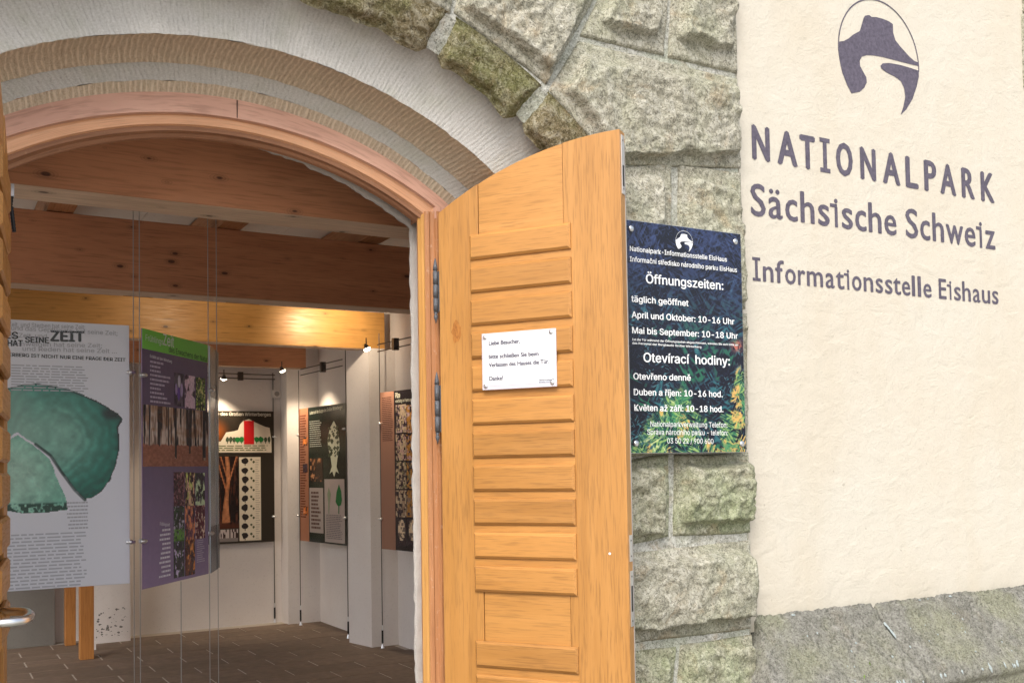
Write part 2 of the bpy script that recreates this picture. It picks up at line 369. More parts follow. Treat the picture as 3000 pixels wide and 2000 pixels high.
def text_rows(name, x0, x1, z0, z1, n, material, parent, y, align='L', seed=1, hf=.5, rag=.35):
    """rows of print too small to read: word-length dashes"""
    rnd = random.Random(seed); mb = MB(); p = (z1-z0)/n
    for i in range(n):
        zt = z1-i*p; L = (x1-x0)*(1-rag*rnd.random()); xs = x0 if align == 'L' else x1-L; x = xs
        while x < xs+L-.003:
            wl = min((.02+.05*rnd.random())*(x1-x0)*2.4, xs+L-x)
            mb.add([(x, y, zt-p*hf), (x+wl, y, zt-p*hf), (x+wl, y, zt), (x, y, zt)], [(0, 1, 2, 3)]); x += wl+(x1-x0)*.022
    return mb.build(name, material, parent)

# ================================================================== GROUND
g = MB().add([(-400, -400, -1.75), (400, -400, -1.75), (400, 400, -1.75), (-400, 400, -1.75)], [(0, 1, 2, 3)]).build('ground', None)
gm = mat('gravel_ground', rough=.95); tg = NT(gm); vg = tg.coord()
tg.col(tg.ramp(tg.noise(vg, 30, 6, .7), [(.3, (.32, .30, .26)), (.7, (.50, .47, .42))])); tg.nrm(tg.bump(tg.noise(vg, 90, 4), .6, .01))
g.data.materials.append(gm); tag(g, kind='structure')
pv = MB().box(-.9, 3.0, -2.2, .42, -1.75, -1.60).build('threshold', plinth_mat); bevel(pv, .01); tag(pv, kind='structure')

# ================================================================== STONE WALL with rock-faced ashlar
wall_root = tag(empty('stone_wall'), 'rough greenish sandstone block wall around the arched doorway', 'stone wall')
XC, ZC = .604, -.19
def opening_half(mb, x_out, x_in, r, z_top, y):      # flat backing sheet left/right/above an arched opening
    pass
# backing (mortar) : a sheet with the arched hole, recessed behind the stone faces
def backing(name, y0, y1, xl, xr, zb, zt, jl, jr, xc, zc, rad, material, parent, n=40, shape=None):
    al = math.acos(max(-1, min(1, (jl-xc)/rad))); ar = math.acos(max(-1, min(1, (jr-xc)/rad)))
    hole = [(jl, zb)]+[(xc+rad*math.cos(al+(ar-al)*i/n), zc+rad*math.sin(al+(ar-al)*i/n)) for i in range(n+1)]+[(jr, zb)]
    if shape: hole = [shape(i, p) for i, p in enumerate(hole)]
    outer = [(xl, zb)]+[(min(max(p[0]+(p[0]-xc)*3, xl), xr), zt) for p in hole[1:-1]]+[(xr, zb)]
    outer[1] = (xl, zt); outer[-2] = (xr, zt)
    N = len(hole); v = []; f = []
    for y in (y0, y1):
        v += [(p[0], y, p[1]) for p in hole]+[(p[0], y, p[1]) for p in outer]
    for i in range(N-1):
        f.append((i, i+1, N+i+1, N+i)); f.append((2*N+i+1, 2*N+i, 3*N+i, 3*N+i+1)); f.append((i, 2*N+i, 2*N+i+1, i+1)); f.append((N+i, N+i+1, 3*N+i+1, 3*N+i))
    return mesh_obj(name, v, f, material, parent)
backing('mortar', .012, .30, -2.6, 2.735, -1.75, 3.3, -.775, 1.975, XC, ZC, 2.003, mortar, wall_root)
backing('wall_core', .301, .50, -2.6, 2.735, -1.75, 3.3, -.72, 1.93, XC, ZC, 1.93, mortar, wall_root)

def stone(c4, h=.05, mg=(.03, .03, .03, .035), seed=0, step=.009, y0=-.002, wid=(.03, .04, .03, .012), material=None, name='stone', parent=None, rough=1., edge=.006, left=None):
    c = [np.asarray(p, float) for p in c4]      # TL, TR, BR, BL in (x, z)
    W = max(np.linalg.norm(c[1]-c[0]), np.linalg.norm(c[2]-c[3])); H = max(np.linalg.norm(c[3]-c[0]), np.linalg.norm(c[2]-c[1]))
    nu = max(6, int(W/step)); nv = max(6, int(H/step)); U, V = np.meshgrid(np.linspace(0, 1, nu), np.linspace(0, 1, nv), indexing='ij')
    P = ((1-U)*(1-V))[..., None]*c[0]+(U*(1-V))[..., None]*c[1]+(U*V)[..., None]*c[2]+((1-U)*V)[..., None]*c[3]
    if left:                                # a bent left side, (fraction, point) pairs
        lx = np.interp(V, [a[0] for a in left], [a[1][0] for a in left]); lz = np.interp(V, [a[0] for a in left], [a[1][1] for a in left])
        rr = (1-V)[..., None]*c[1]+V[..., None]*c[2]; P = (1-U)[..., None]*np.stack([lx, lz], -1)+U[..., None]*rr
    X, Z = P[..., 0], P[..., 1]
    j = .005; X = X+(fbm(X*9, Z*9, 3, seed+5)-.5)*j*2; Z = Z+(fbm(X*9, Z*9, 3, seed+9)-.5)*j*2
    dl, dr, dt, db = U*W, (1-U)*W, V*H, (1-V)*H
    wob = (fbm(X*10, Z*10, 3, seed)-.5)*.035
    f = sm((dl-mg[0]+wob)/wid[0])*sm((dr-mg[2]+wob)/wid[2])*sm((dt-mg[1]+wob)/wid[1])*sm((db-mg[3]+wob*1.2)/wid[3])
    n1 = fbm(X*5, Z*7, 4, seed+1); n2 = 1-np.abs(2*fbm(X*11+n1, Z*16, 4, seed+2)-1); n3 = fbm(X*45, Z*60, 3, seed+3)
    chip = sm((fbm(X*4, Z*9+X*2, 2, seed+8)-.52)*9)
    hh = h*f*(.55+.6*n1)+rough*f*((n2-.75)*.022+(n3-.5)*.014-chip*.012)+(fbm(X*60, Z*60, 2, seed+4)-.5)*.005*(.4+.6*f)
    e = np.minimum(np.minimum(dl, dr), np.minimum(dt, db)); Y = y0-hh+.012*(1-sm(e/edge))
    V3 = np.stack([X, Y, Z], -1).reshape(-1, 3); fs = grid_faces(nu, nv)[:, ::-1]
    # skirt
    idx = np.arange(nu*nv).reshape(nu, nv); loop = np.concatenate([idx[:, 0], idx[-1, 1:], idx[-2::-1, -1], idx[0, -2:0:-1]])
    sk = V3[loop].copy(); sk[:, 1] = .07; n0 = len(V3); V3 = np.vstack([V3, sk]); L = len(loop); k = np.arange(L); k2 = (k+1) % L
    fs = np.vstack([fs, np.c_[loop[k], loop[k2], n0+k2, n0+k]])
    return mesh_obj(name, V3, fs, material or sandstone, parent or wall_root, smooth=True)
def P0(px, py): p = at(px, py, 0); return (p[0], p[2])
def ext(p, q, z): k = (z-p[1])/(q[1]-p[1]); return (p[0]+(q[0]-p[0])*k, z)
J0, J1 = P0(1604, 246), P0(1739, 0); J2, J3 = P0(1703, 104), P0(1752, 0)
Vv = [
 # voussoir right of the arch crown, upper stone beside it, big stone, etc.
 dict(c4=[(1.50, 2.40), ext(J0, J1, 2.47), J0, P0(1334, 38)], h=.055, seed=11, mg=(.05, .03, .035, .05), wid=(.03, .03, .03, .02)),
 dict(c4=[(.86, 2.42), (1.46, 2.32), P0(1322, 38), (.86, 1.795)], h=.05, seed=12),
 dict(c4=[ext(J2, J3, 2.47), (2.405, 2.46), P0(1950, 163), P0(1703, 104)], h=.05, seed=13, mg=(.05, .03, .05, .075)),
 dict(c4=[(2.42, 2.44), (2.75, 2.42), P0(2163, 214), P0(1961, 166)], h=.055, seed=14, mg=(.03, .03, .02, .085)),
 dict(c4=[P0(1696, 118), P0(2164, 231), P0(2174, 492), (1.985, 1.205)], left=[(0, P0(1698, 118)), (.30, P0(1611, 262)), (.55, P0(1722, 394)), (.60, (1.985, 1.28)), (1, (1.985, 1.205))], h=.06, seed=15, mg=(.05, .03, .02, .075), wid=(.03, .05, .02, .010)),
 dict(c4=[(1.985, 1.185), P0(1972, 473), P0(1972, 905), (1.985, .62)], h=.05, seed=16, mg=(.03, .05, .05, .03)),
 dict(c4=[P0(1990, 478), P0(2173, 505), P0(2188, 905), P0(1990, 905)], h=.055, seed=17, mg=(.04, .06, .02, .03)),
 dict(c4=[(1.985, .605), P0(2055, 915), P0(2055, 1318), (1.985, .02)], h=.03, seed=18),
 dict(c4=[P0(2068, 915), P0(2192, 915), P0(2194, 1318), P0(2068, 1318)], h=.035, seed=19, mg=(.03, .03, .01, .03)),
 dict(c4=[(1.985, .01), P0(1964, 1330), P0(1962, 1572), (1.985, -.335)], h=.055, seed=20, mg=(.02, .03, .025, .02), material=sand_mossy),
 dict(c4=[P0(1978, 1330), P0(2196, 1326), P0(2201, 1560), P0(1977, 1571)], h=.065, seed=21, mg=(.03, .04, .012, .05), wid=(.03, .03, .02, .02), material=sand_mossy, rough=1.6),
 dict(c4=[(1.985, -.36), P0(2203, 1581), P0(2203, 1842), (1.985, -.715)], h=.075, seed=22, mg=(.01, .02, .01, .055), wid=(.04, .05, .02, .010), rough=.7),
 dict(c4=[(1.985, -.745), P0(1984, 1893), (2.27, -1.17), (1.985, -1.17)], h=.05, seed=23, material=sand_mossy),
 dict(c4=[P0(1998, 1890), P0(2206, 1858), (2.78, -1.15), (2.29, -1.17)], h=.05, seed=24, mg=(.02, .02, .01, .04), material=sand_mossy),
 dict(c4=[(1.985, -1.185), (2.76, -1.17), (2.76, -1.74), (1.985, -1.74)], h=.05, seed=25, step=.02),
]
for k in Vv: stone(**k)
# upper courses and the stones left of the doorway (out of the photograph, same masonry), coarser
for i, (x0, x1, z0, z1) in enumerate([(1.25, 2.0, 2.49, 2.9), (2.01, 2.75, 2.49, 2.9), (.45, 1.23, 2.45, 2.9), (-.4, .44, 2.45, 2.9), (-1.3, -.42, 2.3, 2.8), (-2.6, -1.32, 2.3, 2.8),
        (-1.5, -.79, .9, 1.25), (-2.6, -1.52, .9, 1.25), (-2.0, -.79, .45, .885), (-1.6, -.79, 0, .435), (-2.0, -.79, -.5, -.015), (-1.5, -.79, -1.0, -.515), (-2.1, -.79, -1.7, -1.015), (-2.6, -2.02, -.5, .885), (-2.6, -2.12, -1.7, -.515)]):
    stone([(x0, z1), (x1, z1), (x1, z0), (x0, z0)], seed=40+i, step=.03)
for i, a0 in enumerate((92, 110, 128, 144)):
    a1 = a0+(18 if a0 < 125 else 15)-.5
    q = [(XC+r*math.cos(R(a)), ZC+r*math.sin(R(a))) for a, r in ((a1, 2.6), (a0, 2.6), (a0, 2.02), (a1, 2.02))]
    if i == 0: q[1] = (.85, 2.40); q[2] = (.85, 1.80)
    stone(q, seed=60+i, step=.03)
# side face of the pier towards the rendered wall is covered by the stone skirts
MB().box(2.735, 2.75, .02, .30, -1.75, 3.3).build('pier_side', sandstone, wall_root)
# intrados stones between the front arris and the tooled arch
def ang(px, py): x, z = P0(px, py); return math.degrees(math.atan2(z-ZC, x-XC))
a_b = ang(1326, 44); a_c = ang(1602, 254); a_e = ang(1722, 392)
spans = [(a_e-6, a_c-.5), (a_c+.5, a_b-.5), (a_b+.5, a_b+17), (a_b+18, a_b+33), (a_b+34, a_b+50), (a_b+51, a_b+66)]
for i, (d0, d1) in enumerate(spans):
    nu, nv = int((d1-d0)*5.5)+4, 26; U, V = np.meshgrid(np.linspace(0, 1, nu), np.linspace(0, 1, nv), indexing='ij')
    A = np.radians(d0+(d1-d0)*U); eU = np.minimum(U, 1-U)*(d1-d0)*.035
    inner = 1.853+.030*(1-sm(eU/.05))+(fbm(A*16, A*0, 3, 70+i)-.5)*.05
    r = 2.012+(inner-2.012)*V; y = .000+.085*V**.8
    eV = np.minimum(V, 1-V)*.17; e = np.minimum(eU, eV); bul = .030*sm(e/.05)+(fbm(A*14, V*3, 4, 80+i)-.5)*.035*sm(e/.03)+(fbm(A*60, V*12, 3, 90+i)-.5)*.010
    bul[:, 0] = 0
    r = r-bul*.55; y = y-bul*.70*sm(V*6)+.001
    r = r+.012*(1-sm(eU/.010))*(V > 0)
    Pp = np.stack([XC+r*np.cos(A), y, ZC+r*np.sin(A)], -1)
    mesh_obj('intrados_stone', Pp.reshape(-1, 3), grid_faces(nu, nv), sand_soffit, wall_root, smooth=True)

# ------------------------------------------------------------------ swept arches
def sweep(name, prof, material, parent, zb=-1.6, n=120, nvert=30, noise=0., seed=1, uvs=None, close=False, njit=30., sharp=False):
    """prof: list of (xc, zc, radius, y, x_left, x_right); the section runs up the left jamb, over the arch and down the right jamb"""
    rings = []
    for j, (xc, zc, r, y, xl, xr) in enumerate(prof):
        al = math.acos(max(-1, (xl-xc)/r)); ar = math.acos(min(1, (xr-xc)/r)); zl = zc+r*math.sin(al); zr = zc+r*math.sin(ar)
        pts = [(xl, zb+(zl-zb)*i/nvert) for i in range(nvert)]
        pts += [(xc+r*math.cos(al+(ar-al)*i/n), zc+r*math.sin(al+(ar-al)*i/n)) for i in range(n+1)]
        pts += [(xr, zr+(zb-zr)*(i+1)/nvert) for i in range(nvert)]
        rings.append([(p[0], y, p[1]) for p in pts])
    A = np.array(rings); m_, k_ = A.shape[:2]
    ds = np.r_[0, np.cumsum(np.linalg.norm(np.diff(A[0], axis=0), axis=1))]
    dv = np.r_[0, np.cumsum([abs(prof[i+1][2]-prof[i][2])+abs(prof[i+1][3]-prof[i][3]) for i in range(m_-1)])]
    if noise:
        for j in range(m_):
            nn = (fbm(ds*njit, dv[j]*njit+0*ds, 3, seed)-.5)*noise
            A[j, :, 1] -= nn; c = np.array([XC, ZC]); d = A[j][:, [0, 2]]-c; d /= np.linalg.norm(d, axis=1)[:, None]
            A[j][:, [0, 2]] += d*nn[:, None]
    uv = np.stack([np.broadcast_to(ds, (m_, k_)), np.broadcast_to(dv[:, None], (m_, k_))], -1)
    f = grid_faces(m_, k_)
    return mesh_obj(name, A.reshape(-1, 3), f, material, parent, uvs=uv.reshape(-1, 2), smooth=not sharp)
def dens(p0, p1, n, curve=0.):          # profile subdivision; curve bows it inwards (towards the wall)
    o = []
    for i in range(n+1):
        t = i/n; q = [a+(b-a)*t for a, b in zip(p0, p1)]
        b = 4*t*(1-t)*curve; q[2] += b; q[3] += b*.8; q[5] += b; q[4] -= b; o.append(tuple(q))
    return o
def mir(x): return 2*XC-x
sweep('joint_mortar', dens((XC, ZC, 2.006, .012, mir(1.99), 1.99), (XC, ZC, 1.885, .078, mir(1.88), 1.88), 8), mortar, wall_root, noise=.012, seed=2, n=200)
arch_root = tag(empty('arch_surround'), 'stepped grey arch surround with vertical tooling between rough stones and wooden frame', 'arch surround')
a0 = (XC, ZC, 1.93, .062, mir(1.91), 1.91); a1 = (XC, ZC, 1.701, .205, mir(1.70), 1.70)
a2 = (XC, ZC, 1.668, .390, mir(1.668), 1.668); a2b = (XC, ZC, 1.672, .3905, mir(1.670), 1.670)
a3 = (XC, -.165, 1.588, .412, mir(1.60), 1.60); a4 = (XC, -.197, 1.580, .456, mir(1.583), 1.583)
band_o = sweep('outer_cove', dens(a0, a1, 12, .030), tool_light, arch_root, noise=.006, seed=3, n=260)
sweep('outer_soffit', dens(a1, a2, 10, .012), tool_brown, arch_root, noise=.006, seed=4, n=260)
sweep('inner_face', dens(a2b, a3, 6), tool_light, arch_root, noise=.006, seed=5, n=260)
sweep('inner_soffit', dens(a3, a4, 4), tool_brown, arch_root, noise=.004, seed=6, n=260)
band_o['label'] = 'wide light grey hollow of the arch'

# ------------------------------------------------------------------ wooden door frame
fr = tag(empty('door_frame'), 'arched brown wooden door frame with weathered pinkish outer board', 'door frame')
LX = -.20
g0 = (.605, -.199, 1.600, .446, LX-.09, 1.59); g1 = (.618, -.303, 1.622, .440, LX, 1.466)
g1b = (.618, -.303, 1.619, .456, LX, 1.463)
h1 = (.622, -.207, 1.494, .470, LX+.03, 1.431); h0 = (.620, -.24, 1.555, .462, LX+.005, 1.459)
h1b = (.622, -.207, 1.490, .482, LX+.03, 1.4295)
i1 = (.637, -.222, 1.486, .540, LX+.045, 1.426); i1b = (.637, -.222, 1.478, .552, LX+.05, 1.421); back = (.637, -.222, 1.50, .60, LX+.05, 1.425)
sweep('outer_board', dens(g0, g1, 3)+[g1b], arch_pink, fr, zb=1.03, n=160, sharp=True)
sweep('inner_board', [g1b]+dens(h0, h1, 3)+[h1b], arch_orange, fr, zb=1.03, n=160, sharp=True)
sweep('moulding', [h1b, (.622, -.21, 1.478, .488, LX+.035, 1.427), (.63, -.215, 1.480, .51, LX+.04, 1.4265), (.634, -.22, 1.474, .52, LX+.045, 1.424), i1, i1b, back], arch_dark, fr, zb=1.03, n=160, sharp=True)
def seam(px, py, y, prof, r0, r1):
    p = at(px, py, y); a_ = math.atan2(p[2]-prof[1], p[0]-prof[0]); w_ = .0014; c_, n_ = (math.cos(a_), math.sin(a_)), (-math.sin(a_), math.cos(a_)); mb = MB()
    q = [(prof[0]+r*c_[0]+k*w_*n_[0], prof[1]+r*c_[1]+k*w_*n_[1]) for r, k in ((r0, -1), (r1, -1), (r1, 1), (r0, 1))]
    mb.add([(x, yy, z) for yy in (y-.0012, y+.004) for x, z in q], [(0, 1, 2, 3), (7, 6, 5, 4), (0, 4, 5, 1), (1, 5, 6, 2), (2, 6, 7, 3), (3, 7, 4, 0)]); mb.build('board_seam', seam_m, fr)
seam_m = mat('seam_dark', (.045, .022, .014), .8)
seam(695, 320, .4405, g1, 1.624, 1.692);
# jambs below the springing (right one seen, left one behind the open leaf)
for sx in (1, -1):
    def X_(x): return x if sx > 0 else (LX+1.466-x)
    def strip(name, pts, material):
        zt = 1.06; v = []; uv = []; nz = 14
        for i, (x, y) in enumerate(pts):
            for k in range(nz+1): v.append((X_(x), y, -1.6+(zt+1.6)*k/nz)); uv.append((v[-1][2], i*.02))
        f = grid_faces(len(pts), nz+1)
        return mesh_obj(name, v, f, material, fr, uvs=uv)
    strip('jamb', [(1.60, .449), (1.60, .444), (1.470, .438), (1.466, .444)], jamb_brown)
    strip('jamb_face', [(1.466, .443), (1.4635, .452), (1.448, .456), (1.4455, .463), (1.443, .457), (1.430, .460), (1.4255, .466)], jamb_brown)
    strip('jamb_edge', [(1.4252, .4662), (1.425, .474), (1.420, .482), (1.4175, .49), (1.412, .503)], jamb_bright)
    strip('jamb_back', [(1.412, .5032), (1.414, .515), (1.45, .52), (1.46, .60)], jamb_brown)
# ------------------------------------------------------------------ rough inner plaster reveal behind the frame
rnd_edge = lambda i, p: (p[0]+(.010*math.sin(i*2.1)+.006*math.sin(i*5.3)), p[1]+.006*math.sin(i*3.7))
P3 = [at(727, 422, .606), at(1000, 532, .606), at(1204, 668, .606)]
def circ3(p):
    A = np.array([[2*q[0], 2*q[2], 1] for q in p]); b = np.array([q[0]**2+q[2]**2 for q in p]); s = np.linalg.solve(A, b); return s[0], s[1], math.sqrt(s[2]+s[0]**2+s[1]**2)
pc = circ3(P3)
rv = tag(empty('inner_reveal'), 'rough white plaster edge of the opening just behind the wooden frame', 'plaster edge')
pr0 = (*pc[:2], pc[2]+.07, .600, -.33, 1.52); pr1 = (*pc[:2], pc[2]+.002, .602, -.27, 1.430); pr2 = (*pc[:2], pc[2]-.006, .610, -.262, 1.422); pr3 = (*pc[:2], pc[2]+.13, .80, -.40, 1.56)
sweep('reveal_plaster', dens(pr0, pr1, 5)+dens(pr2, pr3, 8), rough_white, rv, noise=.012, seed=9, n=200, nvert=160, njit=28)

# ================================================================== RENDERED WALL with painted lettering
cw = tag(empty('rendered_wall'), 'smooth cream rendered wall with painted purple-grey park lettering', 'rendered wall')
YW = .04
MB().box(2.70, 5.0, YW, .42, -.74, 3.3).build('render_coat', cream, cw)
WP = Plane(0, YW, 1, 0)
def wtext(body, a, b, top, spacing, bold, capf=1.):
    x0, z0 = WP.uv(*a); x1, z1 = WP.uv(*b); xt, zt = WP.uv(*top)
    return text(body, x0, x1, z0, (zt-z0)*capf, paint, cw, y=YW-.0015, bold=bold, spacing=spacing, slope=(z1-z0)/(x1-x0)*1.0)
def slab_I(x, z0, cap, w_, parent):
    for zz in (z0, z0+cap-.012): rect(x-w_, x+w_, zz, zz+.012, YW-.0025, paint, parent, 'lettering_serif')
def wletters(items, b0, b1, ref, capk, bold):
    """items: (letter, left, right) in photo pixels; b0-b1 baseline; ref: a point at capital height"""
    xb0, zb0 = WP.uv(*b0); xb1, zb1 = WP.uv(*b1); sl = (zb1-zb0)/(xb1-xb0); xr, zr = WP.uv(*ref); cap = (zr-(zb0+sl*(xr-xb0)))*capk
    for ch, p0, p1 in items:
        py = b0[1]+(b1[1]-b0[1])*(p0-b0[0])/(b1[0]-b0[0]); x0 = WP.uv(p0, py)[0]; x1 = WP.uv(p1, py)[0]; z0 = zb0+sl*(x0-xb0); st = cap*.125
        if ch == 'I':
            text('I', (x0+x1)/2-st*.62, (x0+x1)/2+st*.62, z0, cap, paint, cw, y=YW-.0015, bold=0, name='letter', font=False)
            for zz in (z0, z0+cap-st): rect(x0, x1, zz, zz+st, YW-.0021, paint, cw, 'letter_serif')
        elif ch == 'i':
            text('i', x1-st*1.25, x1, z0, cap, paint, cw, y=YW-.0015, bold=0, name='letter', slope=sl, font=False); rect(x0, x1-st*.3, z0+cap*.63, z0+cap*.74, YW-.0021, paint, cw, 'letter_serif')
        else: text(ch, x0, x1, z0, cap, paint, cw, y=YW-.0015, bold=bold, name='letter', slope=sl, font=False)
L1 = [(c, 2100+a*.606, 2100+b*.606) for c, a, b in (('N', 170, 257), ('A', 292, 390), ('T', 402, 477), ('I', 500, 548), ('O', 577, 658), ('N', 694, 770), ('A', 802, 887), ('L', 913, 975), ('P', 1003, 1063), ('A', 1080, 1157), ('R', 1184, 1247), ('K', 1277, 1343))]
wletters(L1, (2204, 467), (2912, 596), (2204, 362), 1.0, .022)
q1 = lambda L, o: [(c, o+a/5.88, o+b/5.88) for c, a, b in L]
wletters(q1((('S', 55, 315), ('ä', 360, 605), ('c', 650, 865), ('h', 913, 1155), ('s', 1215, 1415), ('i', 1430, 1560), ('s', 1625, 1815), ('c', 1855, 2050), ('h', 2085, 2310)), 2190)
         + q1((('e', 183, 392), ('S', 550, 765), ('c', 800, 972), ('h', 1012, 1210), ('w', 1243, 1543), ('e', 1567, 1753), ('i', 1768, 1870), ('z', 1922, 2092)), 2560), (2353, 652.7), (2900, 730), (2351.6, 555.7), .97, .012)
wletters(q1((('I', 88, 222), ('n', 265, 447), ('f', 478, 630), ('o', 648, 832), ('r', 868, 998), ('m', 1022, 1300), ('a', 1343, 1500), ('t', 1520, 1668), ('i', 1665, 1755), ('o', 1800, 1965), ('n', 2000, 2165)), 2190)
         + q1((('s', 30, 160), ('s', 193, 322), ('t', 335, 468), ('e', 485, 628), ('l', 655, 712), ('l', 755, 815), ('e', 853, 995), ('E', 1120, 1252), ('i', 1262, 1340), ('s', 1382, 1500), ('h', 1525, 1670), ('a', 1705, 1835), ('u', 1862, 2005), ('s', 2037, 2147)), 2560), (2217, 822.9), (2832, 882.8), (2215.5, 754), 1.0, .012)
EM1 = [(588, 203), (612, 200), (635, 188), (660, 168), (690, 152), (700, 120), (708, 90), (715, 78), (735, 74), (748, 84), (770, 84), (800, 92), (830, 104), (850, 118), (852, 160), (862, 195), (885, 225), (930, 275), (955, 297), (972, 303), (974, 321), (940, 313), (900, 303), (850, 290), (800, 277), (760, 270), (725, 268), (700, 275), (690, 295), (692, 320), (705, 345), (722, 375), (724, 400), (712, 425), (690, 445), (650, 453), (628, 410), (605, 350), (592, 290), (585, 240)]
EM2 = [(974, 343), (930, 328), (880, 314), (830, 306), (800, 308), (790, 320), (795, 333), (820, 352), (860, 372), (890, 395), (905, 430), (910, 470), (900, 520), (887, 557), (915, 530), (945, 480), (965, 420), (976, 370)]
W1 = [WP.uv(2100+p[0]*.606, p[1]*.606) for p in EM1]; W2 = [WP.uv(2100+p[0]*.606, p[1]*.606) for p in EM2]
lg = [WP.uv(*p) for p in ((2454.5, 124), (2463.6, 85), (2488, 30), (2585, 6), (2645, 67), (2682, 133), (2692, 206))]
ec = circ3([(p[0], 0, p[1]) for p in (lg[0], lg[3], lg[6])])
a_l = math.atan2(lg[0][1]-ec[1], lg[0][0]-ec[0])-.05; a_l = a_l+2*math.pi if a_l < 0 else a_l; a_r = math.atan2(W2[0][1]-ec[1], W2[0][0]-ec[0])
def ring_pts(c, r0, r1, a, b, n=60): return [(c[0]+r1*math.cos(a+(b-a)*i/n), c[1]+r1*math.sin(a+(b-a)*i/n)) for i in range(n+1)]+[(c[0]+r0*math.cos(b+(a-b)*i/n), c[1]+r0*math.sin(b+(a-b)*i/n)) for i in range(n+1)]
RG = ring_pts(ec, ec[2]-.0065, ec[2], a_l+.12, a_r-.02)
def emblem(parent, cx, cz, s, y, material):
    for i, pts in enumerate((W1, W2, RG)):
        poly([(cx+(p[0]-ec[0])*s, cz+(p[1]-ec[1])*s) for p in pts], y-.0003*i, material, parent, 'emblem')
emblem(cw, ec[0], ec[1], 1, YW-.0015, paint)

# plinth under the rendered wall
pl = tag(empty('stone_plinth'), 'grey weathered stone plinth with lichen below the cream wall', 'plinth')
def plinth(x0, x1, seed, skew0=0, skew1=0):
    prof = [(.041, -.670), (.036, -.688), (.012, -.700), (.002, -.725), (-.004, -.745), (-.014, -.756), (-.10, -.870), (-.186, -.975), (-.200, -.995), (-.206, -1.03), (-.185, -1.06), (-.18, -1.30), (-.18, -1.72)]
    pp = []
    for a, b in zip(prof[:-1], prof[1:]):
        n = max(1, int(math.hypot(b[0]-a[0], b[1]-a[1])/.012))
        pp += [(a[0]+(b[0]-a[0])*i/n, a[1]+(b[1]-a[1])*i/n) for i in range(n)]
    pp.append(prof[-1]); pp = np.array(pp); nx = int((x1-x0)/.012); t = np.linspace(0, 1, nx)[:, None]; dep = np.clip(-(pp[:, 0])/.2, 0, 1)[None]
    X = (x0+skew0*dep)*(1-t)+(x1+skew1*dep)*t; Y = np.broadcast_to(pp[:, 0][None], X.shape).copy(); Z = np.broadcast_to(pp[:, 1][None], X.shape).copy()
    n1 = (fbm(X*14, (Z-Y)*14, 4, seed)-.5)*(.004+.014*np.clip(dep*4, 0, 1))+(fbm(X*60, (Z-Y)*60, 3, seed+3)-.5)*.006; e = np.minimum(t, 1-t)*(x1-x0); ed = .006*(1-sm(e/.012))
    Y = Y-n1*.7+ed; Z = Z+n1-ed
    def cap(A, v): return np.concatenate([v(A[:1]), A, v(A[-1:])])
    X, Z = cap(X, lambda q: q), cap(Z, lambda q: q); Y = cap(Y, lambda q: q*0+.06)
    return mesh_obj('stone', np.stack([X, Y, Z], -1).reshape(-1, 3), grid_faces(nx+2, len(pp))[:, ::-1], plinth_mat, pl, smooth=True)
plinth(2.79, 3.545, 1, -.12, .06); plinth(3.551, 5.3, 2, .06, 0)
lich_b = mat('pale_lichen', (.33, .38, .39), .95); tl = NT(lich_b); tl.nrm(tl.bump(tl.noise(tl.coord(), 120, 3), .8, .004))
lm = MB(); rl = random.Random(8)
def blob(x, y, z, rx, rz, nrm_):
    n = 7; a = Vector(nrm_).normalized(); u = Vector((1, 0, 0)); v = a.cross(u).normalized(); c = Vector((x, y, z))+a*.004
    vs = [tuple(c+a*.002)]+[tuple(c+u*math.cos(k*6.283/n)*rx*(.6+.7*rl.random())+v*math.sin(k*6.283/n)*rz*(.6+.7*rl.random())-a*.004) for k in range(n)]
    lm.add(vs, [(0, 1+k, 1+(k+1) % n) for k in range(n)])
NS = (0, -.77, .64)
for k in range(90):
    q = rl.random(); x = 2.9+1.9*rl.random()
    if q < .5: blob(x, -.192-.012*rl.random(), -.99-.02*rl.random(), .003+.006*rl.random(), .006+.018*rl.random(), (0, -.9, .4))
    elif q < .75: s_ = rl.random(); blob(x, -.014-.17*s_, -.756-.215*s_, .002+.004*rl.random(), .002+.006*rl.random(), NS)
    elif k % 3 == 0: blob(x, .030, -.684, .004+.010*rl.random(), .003+.004*rl.random(), (0, -.6, .8))
for s_ in (.05, .12, .2, .27): blob(3.55+.06*s_, -.014-.17*s_, -.756-.215*s_, .008, .016, NS)
tag(lm.build('lichen', lich_b, pl), kind='stuff')
leaf_m = mat('fallen_leaf_green', (.12, .20, .03), .6)
for k, (px, py) in enumerate(((2818, 1869), (2545, 1947), (2529, 1985))):
    best = min((abs(at(px, py, y)[2]-(-.756-(-.014-y)/.17*.215)), y) for y in np.linspace(-.19, -.01, 60)); p = at(px, py, best[1])
    lf = MB().add([(-.011, 0, 0), (0, -.003, .003), (.011, 0, .001), (0, .003, -.0025)], [(0, 1, 2), (0, 2, 3)]).build('fallen_leaf', leaf_m)
    lf.location = (p[0], p[1]-.006, p[2]+.008); lf.rotation_euler = (.8, .4+k*.8, .3*k)
    tag(lf, ('small green leaf lying highest on the plinth slope, furthest right', 'small green leaf on the plinth slope, middle of three', 'small green leaf lowest on the plinth near the picture edge')[k], 'leaf', 'fallen leaves on the plinth')

